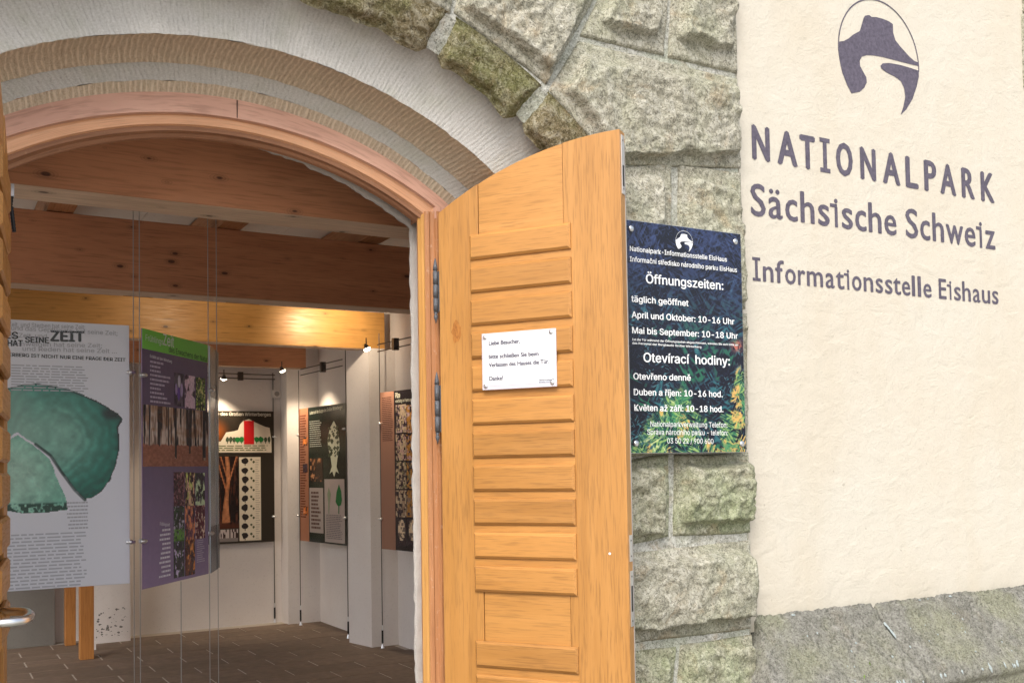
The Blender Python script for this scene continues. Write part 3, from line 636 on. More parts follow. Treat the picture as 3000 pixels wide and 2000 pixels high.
# stone pier at the far right edge
rp = tag(empty('corner_pier'), 'rough stone corner pier at the far right end of the cream wall', 'stone pier')
MB().box(4.90, 5.6, .03, .40, -1.75, 3.3).build('mortar', mortar, rp)
pz = [-1.7, -.9, -.1, .7, 1.30, 1.72, 2.03, 2.45, 3.1]
for i in range(len(pz)-1):
    xl = 4.895 if i < 4 else (4.86, 4.885, 4.855, 4.87)[i-4]
    stone([(xl, pz[i+1]-.015), (5.6, pz[i+1]-.015), (5.6, pz[i]), (xl, pz[i])], seed=110+i, step=.014, parent=rp, h=.04)

# ================================================================== DOOR LEAF (open, right)
HX, HY = 1.4525, .389; DD = (.56393, -.82582); LW = .787; TH = .062
DP = Plane(HX, HY, *DD)
dl = empty('door_leaf', (HX, HY, 0), DP.rot())
tag(dl, 'open orange oak door leaf with a ladder of raised slats and a notice', 'door')
# Plane front is -y local? local y axis = n; the camera must be on the -y side
RD = 1.4765; ZD = -.2155
def ztop(u): x = .7800-u if u < .78 else 0.; return ZD+math.sqrt(RD*RD-x*x)
def board(name, u0, u1, z0, z1, yf, yb, material, top=None, n=14, parent=dl, bev=.002):
    """a board of the leaf; top=True follows the arched top"""
    if not top:
        o = MB().box(u0, u1, yf, yb, z0, z1).build(name, material, parent)
    else:
        us = [u0+(u1-u0)*i/n for i in range(n+1)]; v = []
        for y in (yf, yb):
            v += [(u, y, z0) for u in us]+[(u, y, ztop(u)) for u in us]
        N = n+1; f = []
        for i in range(n):
            f += [(i, i+1, N+i+1, N+i), (2*N+i+1, 2*N+i, 3*N+i, 3*N+i+1), (N+i, N+i+1, 3*N+i+1, 3*N+i), (i+1, i, 2*N+i, 2*N+i+1)]
        f += [(0, N, 3*N, 2*N), (N-1, 3*N-1, 4*N-1, 2*N-1)]
        mb = MB().add(v, f); o = mb.build(name, material, parent)
    return bevel(o, bev)
ZB = -1.56
board('hinge_stile', 0, .1815, ZB, 0, 0, TH-.004, oak_v, True)
board('lock_stile', .5525, LW, ZB, 0, 0, TH-.004, oak_v, True)
board('top_panel', .1835, .5505, .88, 0, .0035, .045, oak_h, True)
board('middle_panel', .1835, .5505, -.72, -.46, .0035, .045, oak_h)
board('back_panel', .1835, .5505, ZB, .88, .0135, .045, oak_h)
board('slat_backing', .1480, .5830, -.4895, .9275, -.0022, .003, oak_slat, bev=.0015); board('slat_backing', .1480, .5830, -1.30, -.6855, -.0022, .003, oak_slat, bev=.0015)
board('bottom_rail', .1845, .5495, ZB+.001, -1.40, .001, .05, oak_h)
board('weather_face', .001, LW-.016, ZB+.001, 0, TH-.003, TH, oak_dull, True, bev=.001)
zs = [.929-.1319*i for i in range(11)]+[-.684-.1319*i for i in range(5)]
for z in zs:
    MB().raised(.1475, .5835, z-.1, z, .0005, -.0165, .0095).build('slat', oak_slat, dl)
ku, kz = DP.uv(1337, 972)
kn = mat('door_knot', (.26, .095, .022), .4); tk = NT(kn); tk.col(tk.ramp(tk.noise(tk.coord('Object', (60, 60, 22)), 1., 4, .6, 2.), [(.35, (.24, .085, .02)), (.6, (.43, .18, .042))]))
poly([(ku+.020*math.cos(a_/9*math.pi)*(1+.2*math.sin(a_*2.3)), kz+.045*math.sin(a_/9*math.pi)*(1+.15*math.sin(a_*1.7))) for a_ in range(18)], -.0006, kn, dl, 'knot')
# narrow steel plates on the free edge
for (z0, z1, nm) in ((1.02, 1.245, 'flush_bolt_plate'), (-.36, -.262, 'latch_plate'), (-.60, -.395, 'lock_plate')):
    o = MB().box(LW-.001, LW+.0025, .016, .042, z0, z1).build(nm, zinc, dl)
    for zz in (z0+.02, z1-.02): MB().box(LW+.0026, LW+.0036, .026, .032, zz-.003, zz+.003).build('screw', wire_d, o)
MB().box(LW+.0026, LW+.0034, .022, .036, 1.05, 1.13).build('bolt_slot', black_p, dl)
MB().box(LW+.0026, LW+.0034, .022, .036, -.545, -.45).build('keep_slot', black_p, dl)
MB().box(LW-.0005, LW+.002, .048, .053, ZB, 1.22).build('edge_seal', mat('edge_seal_grey', (.35, .33, .32), .6), dl)
MB().tube([(.715, -.001, -.33), (.715, .002, -.33)], .005, 8).build('filler_spot', white_pr, dl)
# hinges
for (za, zb_) in ((.80, .635), (.335, .145)):
    mb = MB(); L = za-zb_; n = 3
    x_, y_ = -.014, -.006
    for i in range(n):
        t0 = zb_+L*(i/n)+.002; t1 = zb_+L*((i+1)/n)-.002; mb.tube([(x_, y_, t0), (x_, y_, t1)], .0100, 12)
    mb.tube([(x_, y_, zb_-.004), (x_, y_, za+.004)], .0078, 10)
    mb.tube([(x_, y_, za+.004), (x_, y_, za+.018), (x_, y_, za+.04), (x_, y_, za+.055)], [.0105, .009, .005, .001], 10)
    mb.tube([(x_, y_, zb_-.004), (x_, y_, zb_-.010), (x_, y_, zb_-.018), (x_, y_, zb_-.028), (x_, y_, zb_-.036), (x_, y_, zb_-.05)], [.0105, .005, .009, .008, .004, .001], 10)
    h_ = mb.build('hinge', iron, dl, smooth=True)
    MB().box(x_, .012, .004, .009, zb_, za).build('hinge_leaf', iron, h_)

# notice screwed to the leaf
nx0, nz1 = DP.uv(1419.5, 981); nx1, _ = DP.uv(1633.6, 966); _, nz0 = DP.uv(1422, 1141)
no = empty('notice_sign', (HX, HY, 0), DP.rot()); tag(no, 'small white acrylic notice screwed across the door slats', 'notice')
YN = -.0225
o = MB().box(nx0-.002, nx1+.002, YN, -.0170, nz0-.004, nz1+.002).build('cover_plate', mat('acrylic_edge', (.62, .60, .68), .15), no); bevel(o, .002)
rect(nx0+.007, nx1-.008, nz0+.012, nz1-.008, YN-.0012, notice_w, no, 'paper')
for (a, b) in ((nx0+.014, nz1-.014), (nx1-.018, nz1-.012), (nx0+.014, nz0+.012), (nx1-.016, nz0+.012)):
    MB().tube([(a, YN, b), (a, YN-.003, b), (a, YN-.005, b)], [.0095, .009, .004], 14).build('screw', mat('steel_cap', (.75, .76, .8), .3, .8), no, smooth=True)
def dtext(body, a, b, capz, mm, parent=no, plane=DP, y=YN-.0018, bold=.006, **k):
    if parent is no: k['font'] = False; bold = .018
    x0, z0 = plane.uv(*a); x1, z1 = plane.uv(*b)
    return text(body, x0, x1, z0, capz, mm, parent, y=y, bold=bold, slope=(z1-z0)/(x1-x0), **k)
nk = lambda x, y: (1200+x*.542, 350+y*.542)
nav = mat('navy_ink', tuple(s2l((40, 38, 72))), .4)
dtext('Liebe Besucher,', nk(443, 1224), nk(612, 1211), .0175, nav)
dtext('bitte schließen Sie beim', nk(443, 1296), nk(712, 1279), .0175, nav)
dtext('Verlassen des Hauses die Tür.', nk(443, 1341), nk(768, 1321), .0175, nav)
dtext('Danke!', nk(446, 1414), nk(520, 1409), .0175, nav)
bl = pmat('slate_blue_print', (80, 100, 140))
dtext('Nationalpark', nk(712, 1414), nk(795, 1409), .006, nav); dtext('Sächsische Schweiz', nk(712, 1424), nk(775, 1420), .005, bl)

# ================================================================== OPENING HOURS SIGN on the pier
SP = Plane(2.092, -.075, .632, -.004)     # stands off the rock face on screws
q = [SP.uv(1826.5, 641), SP.uv(2168, 686), SP.uv(2188, 1330), SP.uv(1842, 1322)]
sx0, sx1, sz0, sz1 = (q[0][0]+q[3][0])/2, (q[1][0]+q[2][0])/2, (q[2][1]+q[3][1])/2, (q[0][1]+q[1][1])/2
sg = empty('opening_hours_sign', (SP.o[0], SP.o[1], 0), SP.rot()); tag(sg, 'dark opening hours sign with forest picture screwed to the stone pier', 'sign')
bevel(MB().box(sx0, sx1, 0, .006, sz0, sz1).build('plate', mat('aluminium_sheet', (.5, .52, .53), .35, .8), sg), .001)
def fronds(U, V, sc_, seed):
    best = np.zeros_like(U)
    for k, an in enumerate((-1.1, -.45, .35, .95)):
        X = U*math.cos(an)+V*1.5*math.sin(an); Y = -U*math.sin(an)+V*1.5*math.cos(an)
        n = vn(X*sc_*.55, Y*sc_*3.2, seed+k)*sm((vn(X*sc_*.22+9, Y*sc_*.22, seed+20+k)-.30)*4); best = np.maximum(best, n)
    return best
def forest(U, V):
    a = fbm(U*28, V*42, 3, 1); b = fbm(U*7+3, V*9, 4, 2); fr = .35*fronds(U, V, 17, 31)+.65*fronds(U+.1, V, 27, 91); f2 = fronds(U+.3, V, 46, 61)
    c = lerp((20, 22, 36), (44, 54, 88), sm((fr-.45)*2.4)*np.clip(1.15-V, 0, 1))
    c = lerp(c, (66, 84, 128), sm((f2-.66)*4)*np.clip(.9-V*1.1, 0, 1)*.7)
    c = lerp(c, (48, 104, 112), sm((fr-.62)*5)*sm((b-.40)*6)*sm(V*3-.5)*.9)
    c = lerp(c, (92, 150, 156), sm((f2-.80)*7)*sm((b-.44)*6)*sm(V*3-.4)*.7)
    e = .80+.15*np.sin(U*9+1)*(1-U)-.20*np.exp(-((U-.98)/.12)**2)-.05*np.exp(-((U-.48)/.05)**2)-.06*np.exp(-((U-.15)/.06)**2)+(a-.5)*.10
    lo = sm((V-e)*16)*sm((f2-.36)*5); g = lerp((30, 80, 70), (136, 168, 100), sm((f2-.55)*3.)); g = lerp(g, (202, 206, 150), sm((fr-.74)*6)*.8)
    g = lerp(g, (214, 166, 96), sm((fbm(U*12+7, V*12, 3, 6)-.52+.28*(U-.62))*9)*sm((fr-.42)*4)*.9)
    c = c*(1-lo[..., None])+g*lo[..., None]
    oc = np.exp(-(((U-.94)/.045)**2+((V-.515)/.025)**2)); c = lerp(c, (206, 116, 98), np.clip(oc*1.1, 0, .85)*sm((f2-.4)*4))
    c = lerp(c, (44, 118, 84), sm((fr-.58)*5)*sm((V-.15)*2)*sm((.50-b)*8)*.75)
    return c
picture('forest_print', sx0+.002, sx1-.002, sz0+.002, sz1-.002, -.001, .0027, forest, sg)
k2 = lambda x, y: (1750+x*.5102, 600+y*.5102)
SL = [('Nationalpark-Informationsstelle EisHaus', (185, 265), (742, 328), .020, .012), ('Informační středisko národního parku EisHaus', (185, 325), (800, 388), .020, .012),
 ('Öffnungszeiten:', (277, 450), (722, 490), .038, .016), ('täglich geöffnet', (193, 557), (522, 583), .026, .018), ('April und Oktober: 10-16 Uhr', (195, 648), (785, 688), .026, .018),
 ('Mai bis September: 10-18 Uhr', (198, 738), (805, 770), .026, .018), ('Ist die Tür während der Öffnungszeiten abgeschlossen, wenden Sie sich bitte an', (198, 778), (805, 810), .0085, .022),
 ('das Personal der Bergbaude Großer Winterberg', (198, 799), (595, 822), .0085, .022), ('Otevírací  hodiny:', (263, 902), (760, 922), .038, .016),
 ('Otevřeno denně', (205, 1002), (535, 1010), .026, .018), ('Duben a říjen: 10-16 hod.', (207, 1092), (718, 1104), .026, .018), ('Květen až září: 10-18 hod.', (210, 1182), (722, 1190), .026, .018),
 ('Nationalparkverwaltung Telefon:', (303, 1272), (745, 1277), .021, .0), ('Správa národního parku - telefon:', (285, 1318), (748, 1322), .021, .0), ('03 50 22 / 900 600', (400, 1368), (665, 1371), .021, .0)]
for s_, a, b, cap, bo in SL: dtext(s_, k2(*a), k2(*b), cap, white_pr, parent=sg, plane=SP, y=-.0022, bold=bo)
e_ = SP.uv(*k2(497, 212)); emblem(sg, e_[0], e_[1], .155, -.0022, white_pr)
cap_m = mat('screw_cap', (.66, .68, .72), .25, .9)
for a in ((192, 137), (790, 212), (221, 1369), (828, 1371)):
    x_, z_ = SP.uv(*k2(*a)); s1 = MB().tube([(x_, -.001, z_), (x_, -.006, z_), (x_, -.009, z_)], [.0135, .0125, .006], 18).build('screw', cap_m, sg, smooth=True)
    MB().tube([(x_, .006, z_), (x_, .06, z_)], .006, 8).build('standoff', wire_d, s1)

# ================================================================== LEFT DOOR LEAF (open, seen almost edge-on)
LHX, LHY = -.128, .395; ld = empty('door_leaf', (LHX, LHY, 0), math.atan2(-.99, -.115)); tag(ld, 'left oak door leaf seen edge-on at the picture edge, with steel handle', 'door')
# local +x runs from the hinge towards the camera; its slatted face looks to +x world = local +y
def lboard(name, u0, u1, z0, z1, y0, y1, material, top=False):
    n = 12; us = [u0+(u1-u0)*i/n for i in range(n+1)]; zt = lambda u: ztop(u) if top else z1
    v = []
    for y in (y0, y1): v += [(u, y, z0) for u in us]+[(u, y, zt(u)) for u in us]
    N = n+1; f = []
    for i in range(n): f += [(i, i+1, N+i+1, N+i), (2*N+i+1, 2*N+i, 3*N+i, 3*N+i+1), (N+i, N+i+1, 3*N+i+1, 3*N+i), (i+1, i, 2*N+i, 2*N+i+1)]
    f += [(0, N, 3*N, 2*N), (N-1, 3*N-1, 4*N-1, 2*N-1)]
    return bevel(MB().add(v, f).build(name, material, ld), .002)
lboard('hinge_stile', 0, .1815, ZB, 0, -.06, 0, oak_v, True)
lboard('lock_stile', .5525, LW, ZB, 0, -.06, 0, oak_v, True)
lboard('top_panel', .1835, .5505, .88, 0, -.045, -.0035, oak_h, True)
lboard('back_panel', .1835, .5505, ZB, .88, -.045, -.0135, oak_h)
for z in zs:
    mb = MB().raised(.1475, .5835, z-.1, z, .0005, -.0165, .0095); mb.v = [(a, -b, c) for a, b, c in mb.v]; mb.build('slat', oak_slat, ld)
# steel lever handle: leaves the leaf, bends and runs back
bn = Vector(ray(100, 1795)); hp = CAM+bn*2.72
inv = Matrix.Rotation(-ld.rotation_euler[2], 4, 'Z') @ Matrix.Translation((-LHX, -LHY, 0))
def loc(px, py, depth): v = ray(px, py); p = CAM+v*depth; q_ = inv @ Vector(p); return q_
pth = [loc(-4, 1793, 2.94), loc(30, 1791, 2.93), loc(62, 1790, 2.92), loc(80, 1793, 2.90), loc(88, 1800, 2.85), loc(86, 1808, 2.78), loc(70, 1816, 2.72), loc(36, 1822, 2.69), loc(-20, 1826, 2.68), loc(-90, 1829, 2.68)]
MB().tube(pth, .0125, 18).build('handle', metal, ld, smooth=True)
# black flexible cable sleeve beside the hinge
cs = [loc(34, 596+k*7, 3.66-.004*k) for k in range(12)]
mb = MB(); mb.tube([loc(34-(k*.6 if k < 7 else 0)+(k-8)*.6*(k > 8), 574+k*5, 3.66) for k in range(22)], [.0075 if k % 2 else .0060 for k in range(22)], 12)
mb.build('cable_sleeve', black_p, ld, smooth=True)
p_ = loc(29, 558, 3.66); MB().box(p_.x-.012, p_.x+.012, p_.y-.014, p_.y+.014, p_.z-.022, p_.z+.022).build('sleeve_socket', zinc, ld)

# ================================================================== INTERIOR
fl = MB().box(-1.9, 3.4, .45, 7.4, FLOOR-.06, FLOOR-.0035).build('floor', grout); tag(fl, kind='structure')
tm = MB().box(-.2840, .2840, -.1285, .1285, -.012, 0).build('floor_tile', tile, fl); tm.data.name = 'floor_tile'
bevel(tm, .002, 1); first = True; tiles = 0
for j in range(26):
    y = 7.00-j*.2635; off = (2.40 if j % 2 == 0 else 2.70)
    for i in range(-9, 4):
        x = off+.29+i*.58
        if not (-1.3 < x < 3.55) or y < .7: continue
        if first: o = tm; first = False
        else: o = tm.copy(); COL.objects.link(o)
        o.location = (x, y-.13, FLOOR+random.uniform(-.001, .001)); o.rotation_euler = (random.uniform(-.002, .002), 0, random.uniform(-.003, .003)); tiles += 1
# floor_tile meshes are box children; structure walls
def swall(name, x0, x1, y0, y1, z0, z1, material=white_in, kind='structure'):
    o = MB().box(x0, x1, y0, y1, z0, z1).build(name, material); tag(o, kind=kind); return o
swall('back_wall', -1.9, 3.6, 7.16, 7.4, FLOOR-.05, 2.1)
swall('right_wall', 3.33, 3.6, .75, 7.16, FLOOR-.05, 2.1)
swall('corner_pilaster', 2.885, 3.33, 6.93, 7.16, FLOOR-.05, 2.1)
swall('right_wall_lining', 3.225, 3.33, 5.50, 6.93, FLOOR-.05, 2.1)
swall('ceiling', -1.9, 3.6, .5, 7.4, 2.1, 2.25, ceil_mat)
swall('roof', -2.1, 5.6, .3, 7.6, 3.3, 3.45, ceil_mat)
# left wall with a daylight window opening (out of the picture, it lights the room from the left)
swall('left_wall', -2.1, -1.9, .5, .9, FLOOR-.05, 2.1); swall('left_wall', -2.1, -1.9, 6.95, 7.4, FLOOR-.05, 2.1); swall('left_wall', -2.1, -1.9, .9, 6.95, FLOOR-.05, -1.3)
for wy in (2.9, 4.9): swall('window_post', -2.04, -1.96, wy, wy+.08, -1.3, 2.1)
# inner side of the entrance wall
swall('front_wall_inner', -1.9, -.45, .62, .82, FLOOR-.05, 2.1); swall('front_wall_inner', 1.60, 3.33, .62, .82, FLOOR-.05, 2.1)
swall('front_wall_inner', -.45, 1.60, .62, .82, 1.45, 2.1)
# dark low wall and door reveal at the back left, seen under the big panel
lw = tag(MB().box(-1.9, .70, 7.02, 7.159, FLOOR, .9).build('partition_wall', grey_dark), 'dark grey stained wall part low behind the big panel', 'wall')
wb_ = tag(MB().box(.99, 1.335, 6.84, 7.159, FLOOR, 1.0).build('wall_pier', white_in), 'white wall pier with damp black spots near the floor', 'wall pier')
sp = MB(); rs = random.Random(3)
for k in range(60):
    x = 1.0+.32*rs.random(); z = FLOOR+.05+.28*rs.random()**1.3; r_ = .003+.009*rs.random()**2
    sp.add([(x+r_*math.cos(a_)*(.6+.8*rs.random())*1.3, 6.8385, z+r_*math.sin(a_)*(.6+.8*rs.random())) for a_ in (0, 1.05, 2.1, 3.14, 4.2, 5.2)], [(0, 1, 2, 3, 4, 5)])
o = sp.build('damp_spots', mat('mould', (.20, .19, .18), .9), wb_); o['kind'] = 'stuff'
# posts
for i, (x0, x1, y0, lab) in enumerate(((.775, .865, 6.88, 'rear wooden post under the big panel, by the dark wall'), (.795, .905, 6.03, 'front wooden post under the big panel, nearer to the doorway'))):
    tag(bevel(MB().box(x0, x1, y0, y0+.10, FLOOR, 1.05).build('wooden_post', pine_post), .004), lab, 'post', 'wooden posts at the back left')
tag(MB().box(.955, .985, 6.5, 6.53, FLOOR, 1.0).build('white_pole', white_in), 'slim white pole edge beside the front wooden post', 'pole')
# column right
cl = tag(empty('column'), 'white square column standing between two wall panels, carrying the bright beam', 'column')
v = [(3.005, 5.53), (3.075, 5.16), (3.33, 5.16), (3.33, 5.53)]
MB().add([(x, y, z) for z in (FLOOR, 1.075) for x, y in v], [(0, 1, 5, 4), (1, 2, 6, 5), (2, 3, 7, 6), (3, 0, 4, 7), (4, 5, 6, 7)]).build('shaft', white_in, cl)
# beams
def beam(x0, x1, y0, y1, z0, z1, material, lab):
    b_ = MB().box(x0, x1, y0, y1, z0, z1).build('ceiling_beam', material); bevel(b_, .006); MB().box(x0, x1, y0+.002, y1-.002, z0-.003, z0-.001).build('underside', pine_bounce_under, b_); tag(b_, lab, 'beam', 'timber beams across the room'); return b_  # thin underside sheet carries the painted floor bounce
beam(-1.9, 3.33, 1.02, 1.25, 1.13, 1.56, pine, 'nearest dark brown timber beam, cut off by the arch of the frame')
beam(-1.9, 3.33, 3.30, 3.49, 1.13, 1.575, pine, 'broad brown knotty timber beam in the middle of the room')
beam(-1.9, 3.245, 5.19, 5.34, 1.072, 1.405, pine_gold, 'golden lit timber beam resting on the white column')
beam(-1.9, 3.05, 6.80, 6.92, 1.045, 1.34, pine, 'short dark timber beam closest to the back wall')
# ceiling boards and joists between beams
for i, x in enumerate((-.62, .345, 1.36, 2.335)):
    j_ = MB().box(x-.075, x+.075, 1.0, 6.9, 1.58, 1.76).build('ceiling_joist', wood('joist_pine', (.32, .14, .06), (.40, .18, .08), (.48, .23, .10), axis='Y', gs=.6) if i == 0 else bpy.data.materials['joist_pine'])
    tag(j_, ('ceiling joist at the far left above the middle beam', 'second ceiling joist from the left, above the middle beam', 'third ceiling joist from the left, above the middle beam', 'rightmost ceiling joist above the middle beam')[i], 'joist', 'ceiling joists above the beams')
cb = tag(MB().box(-1.9, 3.33, 1.0, 7.1, 1.79, 1.80).build('ceiling_lining', ceil_mat), kind='structure')
for i, (a, b) in enumerate(((-1.88, -.70), (-.54, .27), (.42, .95), (.955, 1.28), (1.44, 1.95), (1.955, 2.255), (2.415, 3.32))):
    MB().box(a, b, 1.0, 6.9, 1.765, 1.788).build('ceiling_board', ceil_mat, cb)

# ------------------------------------------------------------------ display panels
H_P = 1.34
def panel(name, lab, x0, y0, x1, y1, zt, thick=.006, mm=None, zb=None):
    P = Plane(x0, y0, x1-x0, y1-y0, oz=zt-H_P if zb is None else zb); W = math.hypot(x1-x0, y1-y0)
    root = empty(name, (x0, y0, P.oz), P.rot()); tag(root, lab, 'display panel')
    bevel(MB().box(0, W, 0, thick, 0, zt-P.oz).build('sheet', mm, root), .001)
    return root, P, W, zt-P.oz
def clamp(root, x, z, y=0):
    MB().tube([(x, y-.022, z), (x, y-.012, z), (x, y+.012, z)], [.009, .012, .012], 12).build('clamp', metal, root, smooth=True)
    MB().tube([(x-.022, y-.012, z), (x+.022, y-.012, z)], .008, 10).build('clamp_pin', metal, root, smooth=True)
def cable(x, y, z0, z1, r, lab, mm=wire_m, knob=True):
    e = empty('hanging_cable', (x, y, z0)); tag(e, lab, 'cable', 'vertical steel cables holding the panels')
    MB().tube([(0, 0, .02), (0, 0, z1-z0)], r, 6).build('wire', mm, e)
    if knob:
        MB().tube([(0, 0, 0), (0, 0, .02), (0, 0, .035)], [.016, .010, .006], 10).build('foot', metal, e)
        MB().tube([(0, 0, .045), (0, 0, .155)], .009, 8).build('turnbuckle', black_p, e)
        MB().tube([(0, 0, .155), (0, 0, .20)], .0065, 8).build('ferrule', metal, e)
# --- big ZEIT panel
acr = mat('frosted_print_grey', tuple(s2l((222, 224, 234))), .16)
zp_, ZP, ZW, ZH = panel('time_panel', 'large glossy grey panel with green tree slice and ZEIT heading', -.42, 2.28, .568, 2.28, .772, mm=acr, zb=-.572)
zk = lambda x, y: (x*.5484, 900+y*.5484)
def znorm(pts):
    o = []
    for p in pts: u, z = ZP.uv(*zk(*p)); o.append((u/ZW, 1-z/ZH))
    return o
S_up = znorm([(-240, 560), (-120, 480), (40, 435), (120, 415), (200, 408), (300, 425), (370, 440), (450, 470), (520, 500), (600, 545), (635, 565), (655, 595), (632, 640), (638, 700), (638, 770), (620, 850), (590, 925), (545, 985), (500, 1018), (455, 1028), (400, 975), (330, 880), (270, 790), (190, 730), (90, 665), (40, 700), (-60, 740), (-240, 800)])
S_lo = znorm([(-240, 812), (-60, 752), (40, 712), (92, 680), (185, 742), (262, 806), (285, 860), (315, 935), (355, 1025), (362, 1080), (250, 1095), (130, 1102), (30, 1085), (-240, 1060)])
ctr = znorm([(270, 700)])[0]; lc = znorm([(30, 900)])[0]
BG = np.array((222., 224, 234))
def slice_fn(U, V):
    a = fbm(U*30, V*42, 4, 3); b = fbm(U*8, V*11, 4, 5); asp = ZH/ZW
    up = inpoly(U+(a-.5)*.012, V+(b-.5)*.008, S_up); lo = inpoly(U+(a-.5)*.01, V, S_lo)
    rr = np.hypot(U-ctr[0], (V-ctr[1])*asp)+(b-.5)*.03
    t = sm((rr-.05)/.36); base = lerp((128, 184, 168), (0, 98, 84), t); base = base*(.97+.07*np.sin(rr*130+9*b)*sm((rr-.06)*8)*(.4+a))[..., None]*(.82+.36*a)[..., None]
    dk = sm((fbm(U*22, V*30, 3, 9)-.52)*8)*sm((rr-.30)*8); base = lerp(base, (8, 48, 46), dk*.8)
    left = sm((ctr[0]-U)*5); base = lerp(base, (178, 200, 188), left*.55*np.ones_like(U))  # paler left side: partly printed tone, partly painted outdoor reflection
    c = np.broadcast_to(BG*np.array((1, 1, 1.)), U.shape+(3,)).copy(); c = c*(1.+.03*(fbm(U*3, V*3, 2, 8)-.5))[..., None]
    rl_ = np.hypot(U-lc[0], (V-lc[1])*asp); l2_ = lerp((165, 205, 188), (92, 170, 148), sm(rl_*2.2)); l2_ = l2_*(.80+.4*a)[..., None]
    vc = sm((fbm(U*16, V*16, 3, 21)-.47)*20)*sm((.53-fbm(U*16, V*16, 3, 21))*20); l2_ = lerp(l2_, (205, 235, 220), vc*.5)
    yb = S_lo[-2][1]; edge = sm((V-(yb-.028))*90)*sm((fbm(U*90, V*90, 2, 30)-.30)*6); l2_ = lerp(l2_, (14, 58, 48), edge*.9)
    c[lo] = l2_[lo]; c[up] = base[up]
    # bark rim and crack
    def near(poly_, w, rng):
        d = np.full(U.shape, 9.)
        for i in rng:
            x1, y1 = poly_[i]; x2, y2 = poly_[i+1]; dx, dy = x2-x1, (y2-y1)*asp; t_ = np.clip(((U-x1)*dx+(V-y1)*asp*dy)/(dx*dx+dy*dy+1e-9), 0, 1)
            d = np.minimum(d, np.hypot(U-x1-t_*dx, (V-y1)*asp-t_*dy))
        return sm((w-d)/w*1.6)
    c = lerp(c, (10, 34, 38), near(S_up, .009, range(6, 19))*(up*1.)); c = lerp(c, (22, 42, 42), near(S_up, .010, range(19, 23))*(.5+.5*a))
    c = lerp(c, (26, 66, 62), near(S_up, .005, range(1, 7))*.9)
    kn = np.hypot((U-S_up[10][0]+.03)/1.4, (V-S_up[10][1])*asp); c = lerp(c, (6, 26, 30), sm((.05-kn)*28)*(up*1.)*.9)
    return c
picture('tree_slice_print', .002, ZW-.002, .002, ZH-.002, -.0012, .0044, slice_fn, zp_)
blk = mat('heading_ink', (.012, .012, .014), .25); gry = pmat('grey_print', (172, 174, 184)); gry2 = pmat('grey_print_dark', (178, 181, 192))
yz = -.0022
def zt(body, a, b, cap, mm, bold=.01, **k): return dtext(body, zk(*a), zk(*b), cap, mm, parent=zp_, plane=ZP, y=k.pop('y', yz), bold=bold, **k)
zt('Geboren werden hat seine Zeit, und Sterben hat seine Zeit;', (-330, 88), (455, 118), .022, gry)
zt('und das Gepflanzte, hat seine Zeit;', (60, 122), (628, 150), .022, gry)
zt('Bauen hat seine Zeit, und', (-200, 152), (250, 166), .022, gry)
zt('Schweigen hat seine Zeit;', (60, 206), (545, 216), .022, gry)
zt('und Reden hat seine Zeit ...', (120, 232), (625, 246), .022, gry)
zt('ALLES', (-90, 166), (98, 170), .036, blk, .03); zt('SEINE', (133, 188), (262, 192), .030, blk, .03)
zt('HAT', (38, 208), (122, 209), .032, blk, .03); zt('ZEIT', (268, 182), (452, 186), .056, blk, .035)
zt('AUF DEM GROSSEN WINTERBERG IST NICHT NUR EINE FRAGE DER ZEIT', (-330, 245), (670, 290), .018, blk, .022)
def zrow(name, pa, pb, n, al, seed, mm=gry, rag=.12):
    x0, z1 = ZP.uv(*zk(*pa)); x1, z0 = ZP.uv(*zk(*pb)); return text_rows(name, x0, x1, z0, z1, n, mm, zp_, yz, al, seed, .42, rag)
zrow('small_print', (60, 305), (478, 460), 10, 'L', 2, rag=.1); zrow('small_print', (350, 1040), (470, 1190), 8, 'R', 3, rag=.2); zrow('small_print', (20, 1215), (470, 1490), 16, 'L', 4, gry2, rag=.1)
for py in (347, 1252): u_, z_ = ZP.uv(*zk(697, py)); clamp(zp_, u_, z_)
cable(.590, 2.285, FLOOR, 1.80, .0026, 'thin steel cable along the right edge of the big grey panel')
# --- purple panel
pur = pmat('purple_print', (136, 112, 146), .3)
pp_, PP, PW, PH = panel('spring_panel', 'tall purple panel with green header band and flower photos', .610, 2.155, 1.085, 2.755, .745, mm=pur)
pk = lambda x, y: (400+x*.2552, 940+y*.2552)
pk2 = lambda x, y: (400+x*.26777, 1320+y*.26777)
def pgrad(U, V):
    c = lerp((108, 90, 120), (160, 136, 176), sm((V-.25)*1.1)); return c*(.98+.05*fbm(U*40, V*60, 2, 4))[..., None]
picture('purple_field', .001, PW-.001, .001, PH-.001, -.0008, .012, pgrad, pp_)
hz = PP.uv(*pk(76, 315))[1]
rect(.0, PW, hz, PH, -.0016, pmat('green_print', (128, 214, 84), .3), pp_, 'header_band')
lil = pmat('pale_lilac_print', (240, 234, 246), .3)
def ptx(body, a, b, cap, mm, K=pk, bold=.004): return dtext(body, K(*a), K(*b), cap, mm, parent=pp_, plane=PP, y=-.0028, bold=bold)
wh = pmat('header_white', (232, 240, 226), .3)
ptx('Frühlings', (98, 222), (300, 275), .032, wh); ptx('Zeit', (300, 275), (425, 306), .062, wh, bold=.012)
ptx('des Erwachens der Natur', (365, 355), (812, 472), .030, pmat('grey_on_green', (84, 104, 74)))
ptx('Es blüht auf dem Winterberg', (148, 418), (400, 482), .016, lil, bold=.012)
def prow(a, b, n, al, seed, K, mm=None, rag=.35, hf=.45):
    x0, z1 = PP.uv(*K(*a)); x1, z0 = PP.uv(*K(*b)); return text_rows('small_print', x0, x1, min(z0, z1), max(z0, z1), n, mm or pmat('mauve_print', (205, 190, 214)), pp_, -.0026, al, seed, hf, rag)
prow((150, 452), (385, 985), 10, 'L', 5, pk, rag=.55)
